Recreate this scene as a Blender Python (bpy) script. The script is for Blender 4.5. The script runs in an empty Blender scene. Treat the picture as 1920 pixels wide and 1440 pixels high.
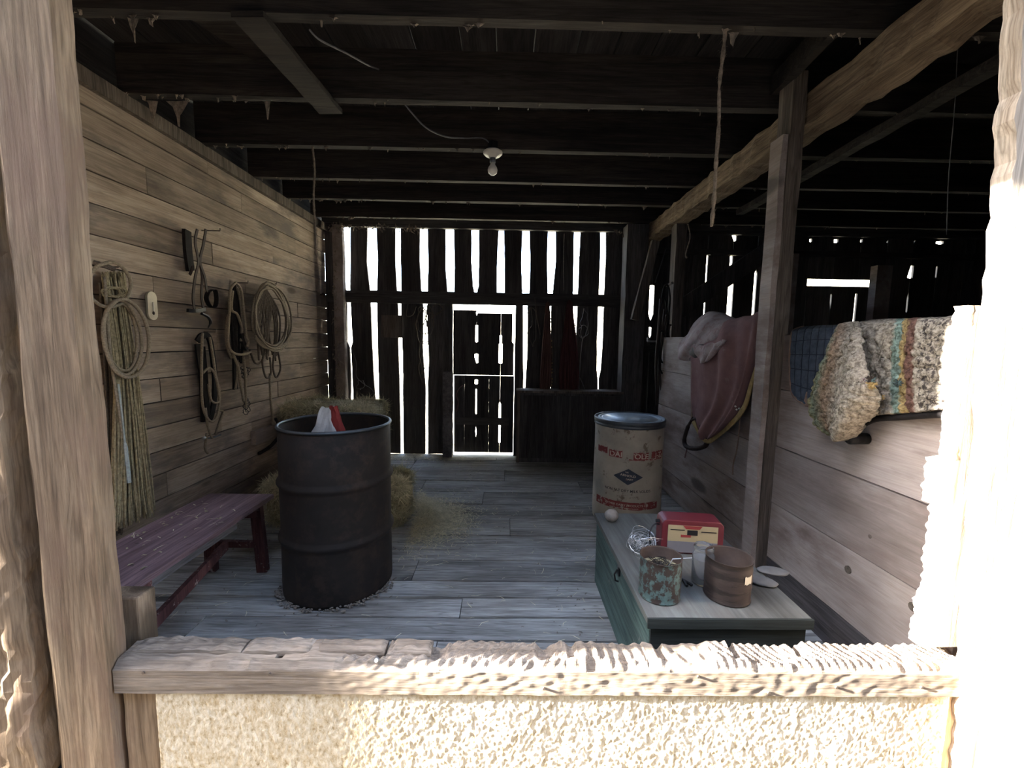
import bpy, math, random
import numpy as np
from mathutils import Vector, Matrix, noise as mn
random.seed(7); np.random.seed(7)
C = bpy.context.scene.collection
S = bpy.context.scene
# ---------------------------------------------------------------- camera, world, sun, exposure
FPX = 790.0
_y = Vector((-10, 80, -FPX)).normalized()
_z = Vector((.016, .9955, .0949)); _z = (_z - _y * _z.dot(_y)).normalized()
_x = _y.cross(_z)
RC = Matrix((_x, _y, _z))                      # camera axes -> barn axes (X right, Y into the barn, Z up)
EYE = Vector((0, 0, 1.30))
cam = bpy.data.objects.new('camera', bpy.data.cameras.new('camera')); C.objects.link(cam)
cam.data.sensor_width = 36; cam.data.lens = FPX / 1920 * 36; cam.data.clip_start = .02; cam.data.clip_end = 400
cam.matrix_world = Matrix.Translation(EYE) @ RC.to_4x4()
S.camera = cam
S.view_settings.view_transform = 'Standard'; S.view_settings.look = 'None'
S.view_settings.gamma = 1; S.view_settings.use_curve_mapping = False
S.view_settings.exposure = 1.62
S.cycles.max_bounces = 8; S.cycles.diffuse_bounces = 6; S.cycles.glossy_bounces = 3
S.cycles.use_denoising = True; S.cycles.sample_clamp_indirect = 8
W = bpy.data.worlds.new('sky'); S.world = W; W.use_nodes = True
wn = W.node_tree.nodes; wl = W.node_tree.links
bg = wn['Background']; sky = wn.new('ShaderNodeTexSky'); sky.sky_type = 'NISHITA'
sky.sun_disc = False; sky.sun_elevation = math.radians(38); sky.sun_rotation = math.radians(-96)
sky.air_density = 1.0; sky.dust_density = 1.6; sky.ozone_density = 2.0
hsv = wn.new('ShaderNodeHueSaturation'); hsv.inputs['Saturation'].default_value = .8
wl.new(sky.outputs[0], hsv.inputs['Color']); wl.new(hsv.outputs[0], bg.inputs[0]); bg.inputs[1].default_value = 1.15
sun = bpy.data.objects.new('sun', bpy.data.lights.new('sun', 'SUN')); C.objects.link(sun)
sun.data.energy = 66; sun.data.angle = .016; sun.data.color = (1, .94, .84)
SUNDIR = Vector((.94, .060, -.30)).normalized()
sun.rotation_euler = SUNDIR.to_track_quat('-Z', 'Y').to_euler()
def portal(loc, rot, sx, sy, name):
    l = bpy.data.lights.new(name, 'AREA'); l.shape = 'RECTANGLE'; l.size = sx; l.size_y = sy; l.cycles.is_portal = True
    o = bpy.data.objects.new(name, l); C.objects.link(o); o.location = loc; o.rotation_euler = rot
portal((.1, 1.17, 1.45), (math.radians(-90), 0, 0), 2.5, 2.3, 'portal_front')   # emits toward +Y
portal((-.3, 4.80, 1.25), (math.radians(90), 0, 0), 3.4, 2.6, 'portal_back')

# ---------------------------------------------------------------- helpers
def U(px, py, X=None, Y=None, Z=None):
    """point of the barn on the plane X, Y or Z = const that the photograph shows at (px, py)"""
    r = RC @ Vector((px - 960, 720 - py, -FPX))
    t = (X - EYE.x) / r.x if X is not None else (Y - EYE.y) / r.y if Y is not None else (Z - EYE.z) / r.z
    return EYE + r * t
def WP(o):
    v = Vector((0, 0, 0))
    while o is not None: v = v + o.location; o = o.parent
    return v
def tag(o, label=None, cat=None, group=None, kind=None):
    if label: o['label'] = label
    if cat: o['category'] = cat
    if group: o['group'] = group
    if kind: o['kind'] = kind
    return o
def empty(name, loc, label=None, cat=None, group=None, kind=None):
    o = bpy.data.objects.new(name, None); C.objects.link(o); o.location = Vector(loc); o.empty_display_size = .05
    return tag(o, label, cat, group, kind)
class MB:
    def __init__(s): s.v = []; s.f = []; s.uv = []
    def add(s, vs, fs):
        b = len(s.v); s.v += [tuple(v) for v in vs]; s.f += [tuple(b + i for i in f) for f in fs]; return s
    def box(s, lo, hi, rot=None, piv=None):
        (a, b, c), (d, e, g) = lo, hi
        vs = [Vector(p) for p in ((a,b,c),(d,b,c),(d,e,c),(a,e,c),(a,b,g),(d,b,g),(d,e,g),(a,e,g))]
        if rot is not None:
            pv = Vector(piv) if piv is not None else (Vector(lo) + Vector(hi)) / 2
            vs = [pv + rot @ (v - pv) for v in vs]
        return s.add(vs, [(0,3,2,1),(4,5,6,7),(0,1,5,4),(1,2,6,5),(2,3,7,6),(3,0,4,7)])
    def beam(s, p, q, w, h, up=(0,0,1), seg=1, wob=0):
        p, q = Vector(p), Vector(q); d = (q - p).normalized(); r = d.cross(Vector(up)).normalized(); u = r.cross(d)
        vs = []
        for i in range(seg + 1):
            c = p.lerp(q, i / seg)
            for a, b in ((-1,-1),(1,-1),(1,1),(-1,1)):
                vs.append(c + r * (a * w / 2 + random.uniform(-wob, wob)) + u * (b * h / 2 + random.uniform(-wob, wob)))
        fs = [(0,1,2,3), tuple(4 * seg + k for k in (3,2,1,0))]
        for i in range(seg):
            for k in range(4):
                a = 4 * i + k; b = 4 * i + (k + 1) % 4; fs.append((a, a + 4, b + 4, b))
        return s.add(vs, fs)
    def tube(s, pts, r, n=6, closed=False):
        pts = [Vector(p) for p in pts]; m = len(pts); rr = r if isinstance(r, (list, tuple)) else [r] * m
        vs = []; prev = None
        for i, p in enumerate(pts):
            if closed: d = pts[(i + 1) % m] - pts[i - 1]
            else: d = pts[min(i + 1, m - 1)] - pts[max(i - 1, 0)]
            d = d.normalized() if d.length > 1e-9 else Vector((0, 0, 1))
            if prev is None: a = d.orthogonal().normalized()
            else: a = (prev - d * prev.dot(d)); a = a.normalized() if a.length > 1e-6 else d.orthogonal().normalized()
            prev = a; b = d.cross(a)
            for k in range(n):
                t = 2 * math.pi * k / n; vs.append(p + (a * math.cos(t) + b * math.sin(t)) * rr[i])
        fs = []
        for i in range(m if closed else m - 1):
            j = (i + 1) % m
            for k in range(n): fs.append((i*n+k, i*n+(k+1)%n, j*n+(k+1)%n, j*n+k))
        if not closed: fs += [tuple(range(n))[::-1], tuple((m-1)*n + k for k in range(n))]
        return s.add(vs, fs)
    def lathe(s, prof, c, n=48, axis=None, jit=0):
        c = Vector(c); vs = []
        for (r, z) in prof:
            for k in range(n):
                t = 2 * math.pi * k / n; p = Vector((math.cos(t) * r, math.sin(t) * r, z))
                if jit: p += mn.noise_vector(p * 9) * jit
                if axis is not None: p = axis @ p
                vs.append(c + p)
        fs = []
        for i in range(len(prof) - 1):
            for k in range(n): fs.append((i*n+k, i*n+(k+1)%n, (i+1)*n+(k+1)%n, (i+1)*n+k))
        return s.add(vs, fs)
    def grid(s, fn, nu, nv):
        vs = [fn(i / nu, j / nv) for j in range(nv + 1) for i in range(nu + 1)]
        fs = [(j*(nu+1)+i, j*(nu+1)+i+1, (j+1)*(nu+1)+i+1, (j+1)*(nu+1)+i) for j in range(nv) for i in range(nu)]
        s.uvfn = True
        b = len(s.v)
        s.add(vs, fs); s.uv += [(b + j*(nu+1)+i, i / nu, j / nv) for j in range(nv + 1) for i in range(nu + 1)]
        return s
    def blob(s, c, rad, n=2, amp=.15, fr=3, seed=0, rot=None):
        import bmesh
        bm = bmesh.new(); bmesh.ops.create_icosphere(bm, subdivisions=n, radius=1)
        c = Vector(c); vs = []
        for v in bm.verts:
            p = v.co * (1 + amp * mn.noise(v.co * fr + Vector((seed, seed * 2, 0))))
            p = Vector((p.x * rad[0], p.y * rad[1], p.z * rad[2]))
            if rot is not None: p = rot @ p
            vs.append(c + p)
        fs = [tuple(v.index for v in f.verts) for f in bm.faces]; bm.free()
        return s.add(vs, fs)
    def build(s, name, mat, parent=None, org=None, smooth=False, kind=None, label=None, cat=None, group=None, thick=0, bev=0, sub=0):
        a = np.array(s.v, dtype=float)
        if org is None:
            lo, hi = a.min(0), a.max(0); org = Vector(((lo[0]+hi[0])/2, (lo[1]+hi[1])/2, (lo[2]+hi[2])/2 if parent else lo[2]))
        org = Vector(org)
        me = bpy.data.meshes.new(name); me.from_pydata((a - np.array(org)).tolist(), [], s.f)
        if s.uv:
            lay = me.uv_layers.new(name='UVMap'); d = {i: (u, v) for i, u, v in s.uv}
            for l in me.loops: lay.data[l.index].uv = d.get(l.vertex_index, (0, 0))
        me.materials.append(mat)
        if smooth: me.polygons.foreach_set('use_smooth', [True] * len(me.polygons))
        me.update()
        o = bpy.data.objects.new(name, me); C.objects.link(o)
        if parent is not None: o.parent = parent; o.location = org - WP(parent)
        else: o.location = org
        if thick: m = o.modifiers.new('solid', 'SOLIDIFY'); m.thickness = abs(thick); m.offset = 0
        if bev: m = o.modifiers.new('bevel', 'BEVEL'); m.width = bev; m.segments = 2; m.limit_method = 'ANGLE'
        if sub: m = o.modifiers.new('sub', 'SUBSURF'); m.levels = sub; m.render_levels = sub
        return tag(o, label, cat, group, kind)
def smooth_path(pts, n=8, closed=False):
    pts = [Vector(p) for p in pts]; m = len(pts); out = []
    for i in range(m if closed else m - 1):
        g = (lambda k: pts[k % m]) if closed else (lambda k: pts[max(0, min(m - 1, k))])
        a, b, c, d = g(i-1), g(i), g(i+1), g(i+2)
        for k in range(n):
            t = k / n
            out.append(.5 * ((2*b) + (c-a)*t + (2*a-5*b+4*c-d)*t*t + (3*b-a-3*c+d)*t**3))
    if not closed: out.append(pts[-1])
    return out
def fuzz_mb(pts, n, L, w, mb=None):
    """n short hairs around a path"""
    mb = mb or MB()
    for _ in range(n):
        p = random.choice(pts) + Vector([random.gauss(0, w) for _ in range(3)])
        d = Vector([random.gauss(0, 1) for _ in range(3)]).normalized() * L * random.uniform(.4, 1)
        s_ = d.orthogonal().normalized() * .0008
        mb.add([p - s_, p + s_, p + d], [(0, 1, 2)])
    return mb

# ---------------------------------------------------------------- materials
def new_mat(name):
    m = bpy.data.materials.new(name); m.use_nodes = True; nt = m.node_tree
    return m, nt.nodes, nt.links, nt.nodes['Principled BSDF']
def c4(c): return (c[0], c[1], c[2], 1)
def coords(N, L, stretch=(1, 1, 1), rnd=True):
    tc = N.new('ShaderNodeTexCoord'); v = tc.outputs['Object']
    if rnd:
        oi = N.new('ShaderNodeObjectInfo'); mu = N.new('ShaderNodeVectorMath'); mu.operation = 'SCALE'; mu.inputs[0].default_value = (37, 91, 53)
        L.new(oi.outputs['Random'], mu.inputs['Scale']); ad = N.new('ShaderNodeVectorMath')
        L.new(v, ad.inputs[0]); L.new(mu.outputs[0], ad.inputs[1]); v = ad.outputs[0]
    mp = N.new('ShaderNodeMapping'); mp.inputs['Scale'].default_value = stretch; L.new(v, mp.inputs[0])
    return v, mp.outputs[0]
def noise(N, L, vec, scale, detail=4, rough=.6, dist=0):
    n = N.new('ShaderNodeTexNoise'); n.inputs['Scale'].default_value = scale; n.inputs['Detail'].default_value = detail
    n.inputs['Roughness'].default_value = rough; n.inputs['Distortion'].default_value = dist; L.new(vec, n.inputs['Vector']); return n.outputs['Fac']
def ramp(N, L, fac, stops):
    r = N.new('ShaderNodeValToRGB'); e = r.color_ramp.elements
    while len(e) < len(stops): e.new(.5)
    for k, (p, c) in enumerate(stops): e[k].position = p; e[k].color = c4(c)
    L.new(fac, r.inputs[0]); return r.outputs[0]
def mixc(N, L, fac, a, b, mode='MIX'):
    m = N.new('ShaderNodeMix'); m.data_type = 'RGBA'; m.blend_type = mode
    for sck, val in ((m.inputs[0], fac), (m.inputs[6], a), (m.inputs[7], b)):
        if hasattr(val, 'is_output') or hasattr(val, 'links'): L.new(val, sck)
        elif isinstance(val, (int, float)): sck.default_value = val
        else: sck.default_value = c4(val)
    return m.outputs[2]
def bumpn(N, L, B, h, strength=.3, dist=.004):
    b = N.new('ShaderNodeBump'); b.inputs['Strength'].default_value = strength; b.inputs['Distance'].default_value = dist
    L.new(h, b.inputs['Height']); L.new(b.outputs[0], B.inputs['Normal'])
def wood(name, dark, mid, light, axis='X', gs=1.0, knots=0, stain=None, rough=.85, bump=.4, var=.25, paint=None, fine=1.0):
    m, N, L, B = new_mat(name)
    st = {'X': (.05, 1, 1), 'Y': (1, .05, 1), 'Z': (1, 1, .05)}[axis]
    st2 = {'X': (.35, 1, 1), 'Y': (1, .35, 1), 'Z': (1, 1, .35)}[axis]
    raw, v = coords(N, L, st); mp2 = N.new('ShaderNodeMapping'); mp2.inputs['Scale'].default_value = st2; L.new(raw, mp2.inputs[0]); v2 = mp2.outputs[0]
    g1 = noise(N, L, v, 60 * gs, 8, .7, .6); g2 = noise(N, L, v, 14 * gs, 4, .6, 1.2); big = noise(N, L, v2, 3.2, 4, .6)
    a = ramp(N, L, g1, [(.3, dark), (.52, mid), (.75, light)])
    b = ramp(N, L, g2, [(.35, dark), (.6, light)])
    c = mixc(N, L, .4, a, b)
    blot = ramp(N, L, big, [(.3, (.55, .52, .5)), (.65, (1.15, 1.15, 1.15))]); c = mixc(N, L, 1.0, c, blot, 'MULTIPLY')
    g3 = noise(N, L, v, 170 * gs, 4, .7); f3 = ramp(N, L, g3, [(.35, (.72, .72, .72)), (.62, (1.12, 1.12, 1.12))]); c = mixc(N, L, fine, c, f3, 'MULTIPLY')
    g4 = noise(N, L, v, 20 * gs, 2, .5, .8); f4 = ramp(N, L, g4, [(.40, (1, 1, 1)), (.43, (.62, .6, .58)), (.46, (1, 1, 1)), (.51, (1, 1, 1)), (.53, (.66, .64, .62)), (.56, (1, 1, 1)), (.61, (1, 1, 1)), (.63, (.6, .6, .58)), (.66, (1, 1, 1))]); c = mixc(N, L, .8 * fine, c, f4, 'MULTIPLY')
    if stain:
        s2 = noise(N, L, v2, 5.5, 5, .65); f = ramp(N, L, s2, [(.5, (0, 0, 0)), (.68, (1, 1, 1))]); c = mixc(N, L, f, c, stain)
    if paint:
        s3 = noise(N, L, raw, 22, 6, .75); f = ramp(N, L, s3, [(paint[1] - .03, (0, 0, 0)), (paint[1] + .03, (1, 1, 1))]); c = mixc(N, L, f, c, paint[0])
    if knots:
        vo = N.new('ShaderNodeTexVoronoi'); vo.inputs['Scale'].default_value = knots; L.new(v2, vo.inputs['Vector'])
        f = ramp(N, L, vo.outputs['Distance'], [(.0, (1, 1, 1)), (.09, (.8, .8, .8)), (.135, (0, 0, 0))])
        sp = N.new('ShaderNodeSeparateColor'); L.new(vo.outputs['Color'], sp.inputs[0])
        gt = N.new('ShaderNodeMath'); gt.operation = 'GREATER_THAN'; gt.inputs[1].default_value = .45; L.new(sp.outputs[0], gt.inputs[0])
        mu = N.new('ShaderNodeMath'); mu.operation = 'MULTIPLY'; L.new(f, mu.inputs[0]); L.new(gt.outputs[0], mu.inputs[1])
        c = mixc(N, L, mu.outputs[0], c, [x * .3 for x in dark])
    oi = N.new('ShaderNodeObjectInfo'); mr = N.new('ShaderNodeMapRange'); mr.inputs[3].default_value = 1 - var; mr.inputs[4].default_value = 1 + var
    L.new(oi.outputs['Random'], mr.inputs[0]); hs = N.new('ShaderNodeHueSaturation'); L.new(mr.outputs[0], hs.inputs['Value']); L.new(c, hs.inputs['Color'])
    L.new(hs.outputs[0], B.inputs['Base Color']); B.inputs['Roughness'].default_value = rough; B.inputs['Specular IOR Level'].default_value = .25
    bumpn(N, L, B, g1, bump, .004)
    return m
def plain(name, col, rough=.7, metal=0, var=.35, scale=12, col2=None, bump=.15, thr=.5, spec=.3, stretch=(1, 1, 1), dist=.003, edge=.12, rnd=True):
    m, N, L, B = new_mat(name); raw, v = coords(N, L, stretch, rnd)
    n = noise(N, L, v, scale, 6, .65)
    c = ramp(N, L, n, [(.3, [x * (1 - var) for x in col]), (.7, [min(1, x * (1 + var)) for x in col])])
    if col2 is not None:
        n2 = noise(N, L, v, scale * 2.1, 8, .7); f = ramp(N, L, n2, [(thr - edge / 2, (0, 0, 0)), (thr + edge / 2, (1, 1, 1))]); c = mixc(N, L, f, c, col2)
    L.new(c, B.inputs['Base Color']); B.inputs['Roughness'].default_value = rough; B.inputs['Metallic'].default_value = metal
    B.inputs['Specular IOR Level'].default_value = spec
    if bump: bumpn(N, L, B, n, bump, dist)
    return m
GW = [(.075, .07, .066), (.19, .185, .18), (.34, .335, .33)]
M = {}
M['floor'] = wood('floor_wood', (.18, .18, .172), (.36, .365, .35), (.56, .565, .545), 'X', 1, knots=2.2, bump=.5, var=.16)
M['wall'] = wood('wall_wood', (.21, .163, .128), (.335, .27, .215), (.43, .36, .295), 'Y', .8, fine=.6, knots=4.0, stain=(.13, .11, .10), bump=.25, var=.2)
M['part'] = wood('partition_wood', (.33, .275, .245), (.385, .33, .30), (.44, .385, .355), 'Y', 1.1, fine=.35, knots=2.6, stain=(.20, .15, .13), bump=.25, var=.14)
M['base'] = wood('dark_base_wood', (.06, .055, .06), (.13, .12, .125), (.20, .19, .19), 'Y', .8, var=.1)
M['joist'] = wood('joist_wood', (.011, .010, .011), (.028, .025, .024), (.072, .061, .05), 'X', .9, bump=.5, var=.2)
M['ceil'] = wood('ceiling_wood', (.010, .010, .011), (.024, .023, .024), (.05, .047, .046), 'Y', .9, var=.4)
M['beam'] = wood('beam_wood', (.09, .063, .042), (.24, .175, .115), (.38, .29, .195), 'Y', 1.1, bump=.9, var=.05)
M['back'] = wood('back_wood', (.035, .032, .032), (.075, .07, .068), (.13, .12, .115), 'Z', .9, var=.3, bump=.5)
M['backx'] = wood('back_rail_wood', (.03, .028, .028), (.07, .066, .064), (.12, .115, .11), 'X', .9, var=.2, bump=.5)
M['post'] = wood('post_wood', (.06, .05, .045), (.15, .125, .105), (.27, .23, .19), 'Z', .9, knots=2, bump=.5, var=.15)
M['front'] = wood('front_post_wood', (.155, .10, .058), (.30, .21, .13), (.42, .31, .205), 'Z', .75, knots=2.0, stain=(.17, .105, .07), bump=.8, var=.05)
M['frontlit'] = wood('sunlit_front_wood', (.33, .26, .19), (.55, .46, .36), (.72, .63, .52), 'Z', .6, bump=.9, var=.05)  # paler copy of the front post wood, sun glare painted in
M['sill'] = wood('sill_wood', (.15, .115, .085), (.27, .215, .165), (.38, .315, .25), 'X', .9, bump=.9, var=.03)
M['bench'] = wood('bench_paint', (.075, .045, .05), (.15, .09, .10), (.25, .17, .18), 'Y', .6, bump=.2, var=.08, paint=((.035, .025, .024), .66))
M['benchleg'] = wood('bench_leg_paint', (.04, .014, .014), (.08, .028, .028), (.14, .065, .06), 'Z', .7, bump=.2, var=.1, paint=((.30, .26, .24), .62))
M['chest'] = wood('chest_green', (.03, .055, .05), (.07, .125, .115), (.14, .20, .185), 'Y', .6, bump=.25, var=.06, paint=((.20, .21, .2), .66))
M['chestshade'] = wood('chest_shaded_green', (.006, .008, .008), (.013, .018, .017), (.03, .036, .034), 'X', .6, bump=.3, var=.1)  # darker copy of the chest green, shade of the near end painted in
M['lid'] = wood('chest_lid_wood', (.075, .08, .076), (.115, .123, .117), (.17, .175, .165), 'Y', .5, fine=.4, bump=.15, var=.03, stain=(.10, .09, .08))
M['rust'] = plain('rusty_dark_steel', (.020, .017, .016), .7, .1, .3, 5, (.038, .027, .022), .2, .56, spec=.3)
M['black'] = plain('black_leather', (.014, .012, .012), .8, 0, .4, 30, spec=.15)
M['blackmetal'] = plain('black_iron', (.02, .02, .021), .5, .5, .3, 30)
M['rope'] = plain('old_rope', (.24, .20, .145), .9, 0, .4, 120, bump=.6)
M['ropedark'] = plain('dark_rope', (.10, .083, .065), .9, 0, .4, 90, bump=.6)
M['twine'] = plain('baling_twine', (.27, .225, .14), .9, 0, .5, 60, bump=.3)
M['straw'] = plain('straw', (.64, .58, .40), .85, 0, .45, 30, bump=0)
M['straw2'] = plain('hay_green', (.47, .45, .30), .9, 0, .45, 30, bump=0)
M['haycore'] = plain('hay_core', (.30, .27, .17), .95, 0, .6, 60, bump=1, dist=.01)
M['white'] = plain('porcelain', (.62, .60, .53), .35, 0, .1, 12)
M['bulb'] = plain('frosted_bulb', (.85, .82, .72), .25, 0, .04, 12, bump=0, spec=.6)
M['cable'] = plain('grey_cable', (.12, .12, .125), .7)
M['cobweb'] = plain('dusty_cobweb', (.23, .19, .15), 1, 0, .5, 60)
M['redcloth'] = plain('faded_red_cloth', (.20, .115, .112), .95, 0, .18, 9, (.30, .24, .23), .35, .70, spec=.1, edge=.2)
M['palecloth'] = plain('dusty_pink_cloth', (.36, .30, .29), .95, 0, .2, 9, (.22, .11, .11), .3, .6, spec=.1, edge=.25)
M['trim'] = plain('mustard_binding', (.34, .24, .10), .9, 0, .3, 40)
M['brownbind'] = plain('brown_binding', (.18, .12, .09), .9, 0, .3, 40)
M['leather'] = plain('brown_leather', (.035, .023, .019), .7, 0, .4, 25, spec=.25)
M['maroon'] = plain('maroon_cord', (.07, .032, .032), .9, 0, .4, 50, spec=.1, stretch=(1, 1, .1))
M['maroon2'] = plain('brown_cord', (.085, .048, .04), .9, 0, .4, 50, spec=.1, stretch=(1, 1, .1))
M['drumbody'] = plain('fibre_drum_paper', (.40, .37, .315), .8, 0, .2, 5, (.19, .155, .12), .25, .62, edge=.05)
M['redprint'] = plain('worn_red_print', (.22, .05, .05), .75, 0, .2, 10, (.40, .36, .31), 0, .57, edge=.04)
M['navy'] = plain('navy_print', (.045, .055, .08), .75, 0, .2, 12, (.36, .33, .29), 0, .68, edge=.04)
M['ink'] = plain('black_ink', (.04, .04, .045), .8, 0, .2, 30, (.42, .38, .31), 0, .60, edge=.03)
M['paleink'] = plain('pale_ink', (.56, .50, .42), .8, 0, .1, 30, (.32, .07, .065), 0, .62, edge=.03)
M['lidmetal'] = plain('galvanised_lid', (.30, .37, .42), .38, .25, .12, 6, spec=.5)
M['steel'] = plain('grey_steel', (.10, .115, .13), .45, .7, .2, 12)
M['chargerred'] = plain('red_plastic', (.125, .018, .026), .42, 0, .08, 8, spec=.5, bump=0)
M['yellow'] = plain('cream_yellow_panel', (.36, .30, .18), .6, 0, .08, 8, bump=0)
M['greypanel'] = plain('grey_panel', (.17, .17, .19), .6, 0, .08, 8, bump=0)
M['blackplastic'] = plain('black_plastic', (.015, .015, .017), .45, 0, .1, 8, bump=0)
M['can1'] = plain('peeling_teal_can', (.07, .115, .115), .6, .2, .35, 22, (.035, .026, .023), .5, .50, edge=.06, dist=.002, stretch=(1, 1, .8))
M['can2'] = plain('rusty_can', (.05, .037, .033), .6, .4, .3, 9, (.03, .024, .022), .4, .52, edge=.08, stretch=(.35, .35, 2.2))
M['canin'] = plain('can_rust_inside', (.065, .046, .038), .7, .3, .3, 14)
M['stone'] = plain('grey_stone', (.26, .235, .21), .85, 0, .25, 30)
M['slab'] = plain('slate_grey_stone', (.12, .12, .12), .85, 0, .2, 14)
M['slab2'] = plain('pale_blue_twine', (.30, .34, .34), .9, 0, .3, 60)
M['wire'] = plain('shiny_wire', (.52, .54, .56), .35, .85, .1, 20, bump=0)
M['paper'] = plain('white_paper_sack', (.62, .66, .70), .7, 0, .12, 9, bump=.5, dist=.01)
M['redpaper'] = plain('red_paper', (.26, .04, .04), .7, 0, .2, 9)
M['plaque'] = plain('cream_enamel', (.52, .47, .36), .5, 0, .15, 12)
M['dust'] = plain('grey_dust', (.18, .16, .14), 1, 0, .3, 20)
M['ground'] = plain('dry_dirt', (.085, .07, .05), 1, 0, .3, 2, bump=.5)
M['bank'] = plain('dry_grass_bank', (.48, .45, .35), 1, 0, .3, 4, (.30, .30, .20), .5, .55)
M['nail'] = plain('nail_steel', (.16, .13, .11), .5, .8)
def glass_mat():
    m, N, L, B = new_mat('jar_glass'); B.inputs['Transmission Weight'].default_value = .92; B.inputs['Roughness'].default_value = .12
    B.inputs['Base Color'].default_value = (.85, .88, .88, 1); B.inputs['IOR'].default_value = 1.25; return m
M['glass'] = glass_mat()
M['jarfill'] = plain('grey_powder', (.24, .22, .215), 1, 0, .2, 20)
def carpet_mat():
    m, N, L, B = new_mat('woven_carpet'); raw, v = coords(N, L, (1, 1, .55), False)
    n = noise(N, L, v, 70, 5, .7); n2 = noise(N, L, raw, 9, 5, .6)
    c = ramp(N, L, n, [(.30, (.26, .18, .09)), (.42, (.52, .42, .28)), (.6, (.74, .66, .52))])
    c = mixc(N, L, ramp(N, L, n2, [(.35, (0, 0, 0)), (.75, (.55, .55, .55))]), c, (.45, .33, .18))
    L.new(c, B.inputs['Base Color']); B.inputs['Roughness'].default_value = 1; B.inputs['Specular IOR Level'].default_value = .05
    bumpn(N, L, B, n, .8, .006); return m
M['carpet'] = carpet_mat()
def rug_mat():
    m, N, L, B = new_mat('striped_wool'); tc = N.new('ShaderNodeTexCoord'); sp = N.new('ShaderNodeSeparateXYZ'); L.new(tc.outputs['UV'], sp.inputs[0])
    raw, v = coords(N, L, (1, 1, 1), False); w = noise(N, L, raw, 40, 3); ma = N.new('ShaderNodeMath'); ma.operation = 'MULTIPLY_ADD'; ma.inputs[1].default_value = .03; L.new(w, ma.inputs[0]); L.new(sp.outputs[0], ma.inputs[2])
    cr = (.36, .325, .27); r = ramp(N, L, ma.outputs[0], [(0, (.30, .25, .12)), (.05, (.22, .27, .20)), (.10, (.33, .24, .17)), (.17, cr), (.43, cr), (.45, (.19, .27, .24)), (.49, (.20, .28, .25)), (.505, (.33, .25, .12)), (.54, (.33, .25, .12)), (.555, (.15, .085, .07)), (.605, (.17, .10, .08)), (.625, cr)])
    g = noise(N, L, raw, 75, 6, .7); k = ramp(N, L, g, [(.38, (.4, .38, .36)), (.62, (1.25, 1.22, 1.18))]); c = mixc(N, L, 1.0, r, k, 'MULTIPLY')
    h = noise(N, L, raw, 70, 6, .7); f = ramp(N, L, h, [(.5, (0, 0, 0)), (.56, (1, 1, 1))]); gt = N.new('ShaderNodeMath'); gt.operation = 'GREATER_THAN'; gt.inputs[1].default_value = .66; L.new(ma.outputs[0], gt.inputs[0])
    mu = N.new('ShaderNodeMath'); mu.operation = 'MULTIPLY'; L.new(f, mu.inputs[0]); L.new(gt.outputs[0], mu.inputs[1]); c = mixc(N, L, mu.outputs[0], c, (.07, .06, .055))
    L.new(c, B.inputs['Base Color']); B.inputs['Roughness'].default_value = 1; B.inputs['Specular IOR Level'].default_value = .05; bumpn(N, L, B, g, .9, .008); return m
M['rug'] = rug_mat()

# ---------------------------------------------------------------- big structure
YB = 4.75; XL = -2.0; XP = 1.42; ZJ = 2.53; ZC = 2.77; XR = 5.2; YF = 1.17
def board(name, parent, lo, hi, mat, axis, wob=.003, seg=4, thickvar=0, kind=None, **kw):
    lo, hi = Vector(lo), Vector(hi); c = (lo + hi) / 2; d = hi - lo
    if axis == 'X': p, q, w, h, up = (lo.x, c.y, c.z), (hi.x, c.y, c.z), d.y, d.z, (0, 0, 1)
    elif axis == 'Y': p, q, w, h, up = (c.x, lo.y, c.z), (c.x, hi.y, c.z), d.x, d.z, (0, 0, 1)
    else: p, q, w, h, up = (c.x, c.y, lo.z), (c.x, c.y, hi.z), d.x, d.y, (0, 1, 0)
    return MB().beam(p, q, w, h, up, seg, wob).build(name, mat, parent, **kw)
# floor of wide planks across the barn
floor = empty('floor', (0, 3, 0), kind='structure')
ys = [U(900, y, Z=0).y for y in (863, 881, 901, 922, 945, 971, 1003, 1049, 1088, 1120, 1157)]
ys = [YB + .02, 4.62] + ys
while ys[-1] > 1.45: ys.append(ys[-1] - random.uniform(.14, .19))
for i in range(len(ys) - 1):
    b, a = ys[i], ys[i + 1]
    cuts = [XL] + ([random.uniform(-.6, .3)] if i % 2 else [random.uniform(-1.4, -.7), random.uniform(.5, 1.1)]) + [XR]
    for k in range(len(cuts) - 1):
        dz = random.uniform(-.007, .001)
        board('plank', floor, (cuts[k] + .002, a + .007, -.04 + dz), (cuts[k+1] - .002, b - .006, dz), M['floor'], 'X', .0022, 10)
MB().box((XL, 1.2, -.12), (XR, YB + .03, -.045)).build('subfloor', M['ceil'], floor)
# left wall of narrow horizontal boards
wall_l = empty('wall_left', (XL, 3, 0), kind='structure')
z = 0; rows = []
while z < 2.50:
    h = .205 if z == 0 else .142 + random.uniform(-.008, .008)
    rows.append((z, min(z + h, 2.52))); z += h
for i, (a, b) in enumerate(rows):
    cuts = [1.2] + [[2.95], [3.7], [2.45, 4.1], [3.3]][i % 4] + [YB]
    for k in range(len(cuts) - 1):
        dx = random.uniform(-.003, .002)
        board('plank', wall_l, (XL - .025 + dx, cuts[k] + .001, a + .003), (XL + dx, cuts[k+1] - .001, b - .003), M['wall'], 'Y', .0012, 6)
MB().box((XL - .08, 1.2, 0), (XL - .03, YB + .05, 2.9)).build('backing', M['ceil'], wall_l)
board('ledger', wall_l, (XL, 1.25, 2.455), (XL + .035, YB, 2.53), M['post'], 'Y', .002, 8)
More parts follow.
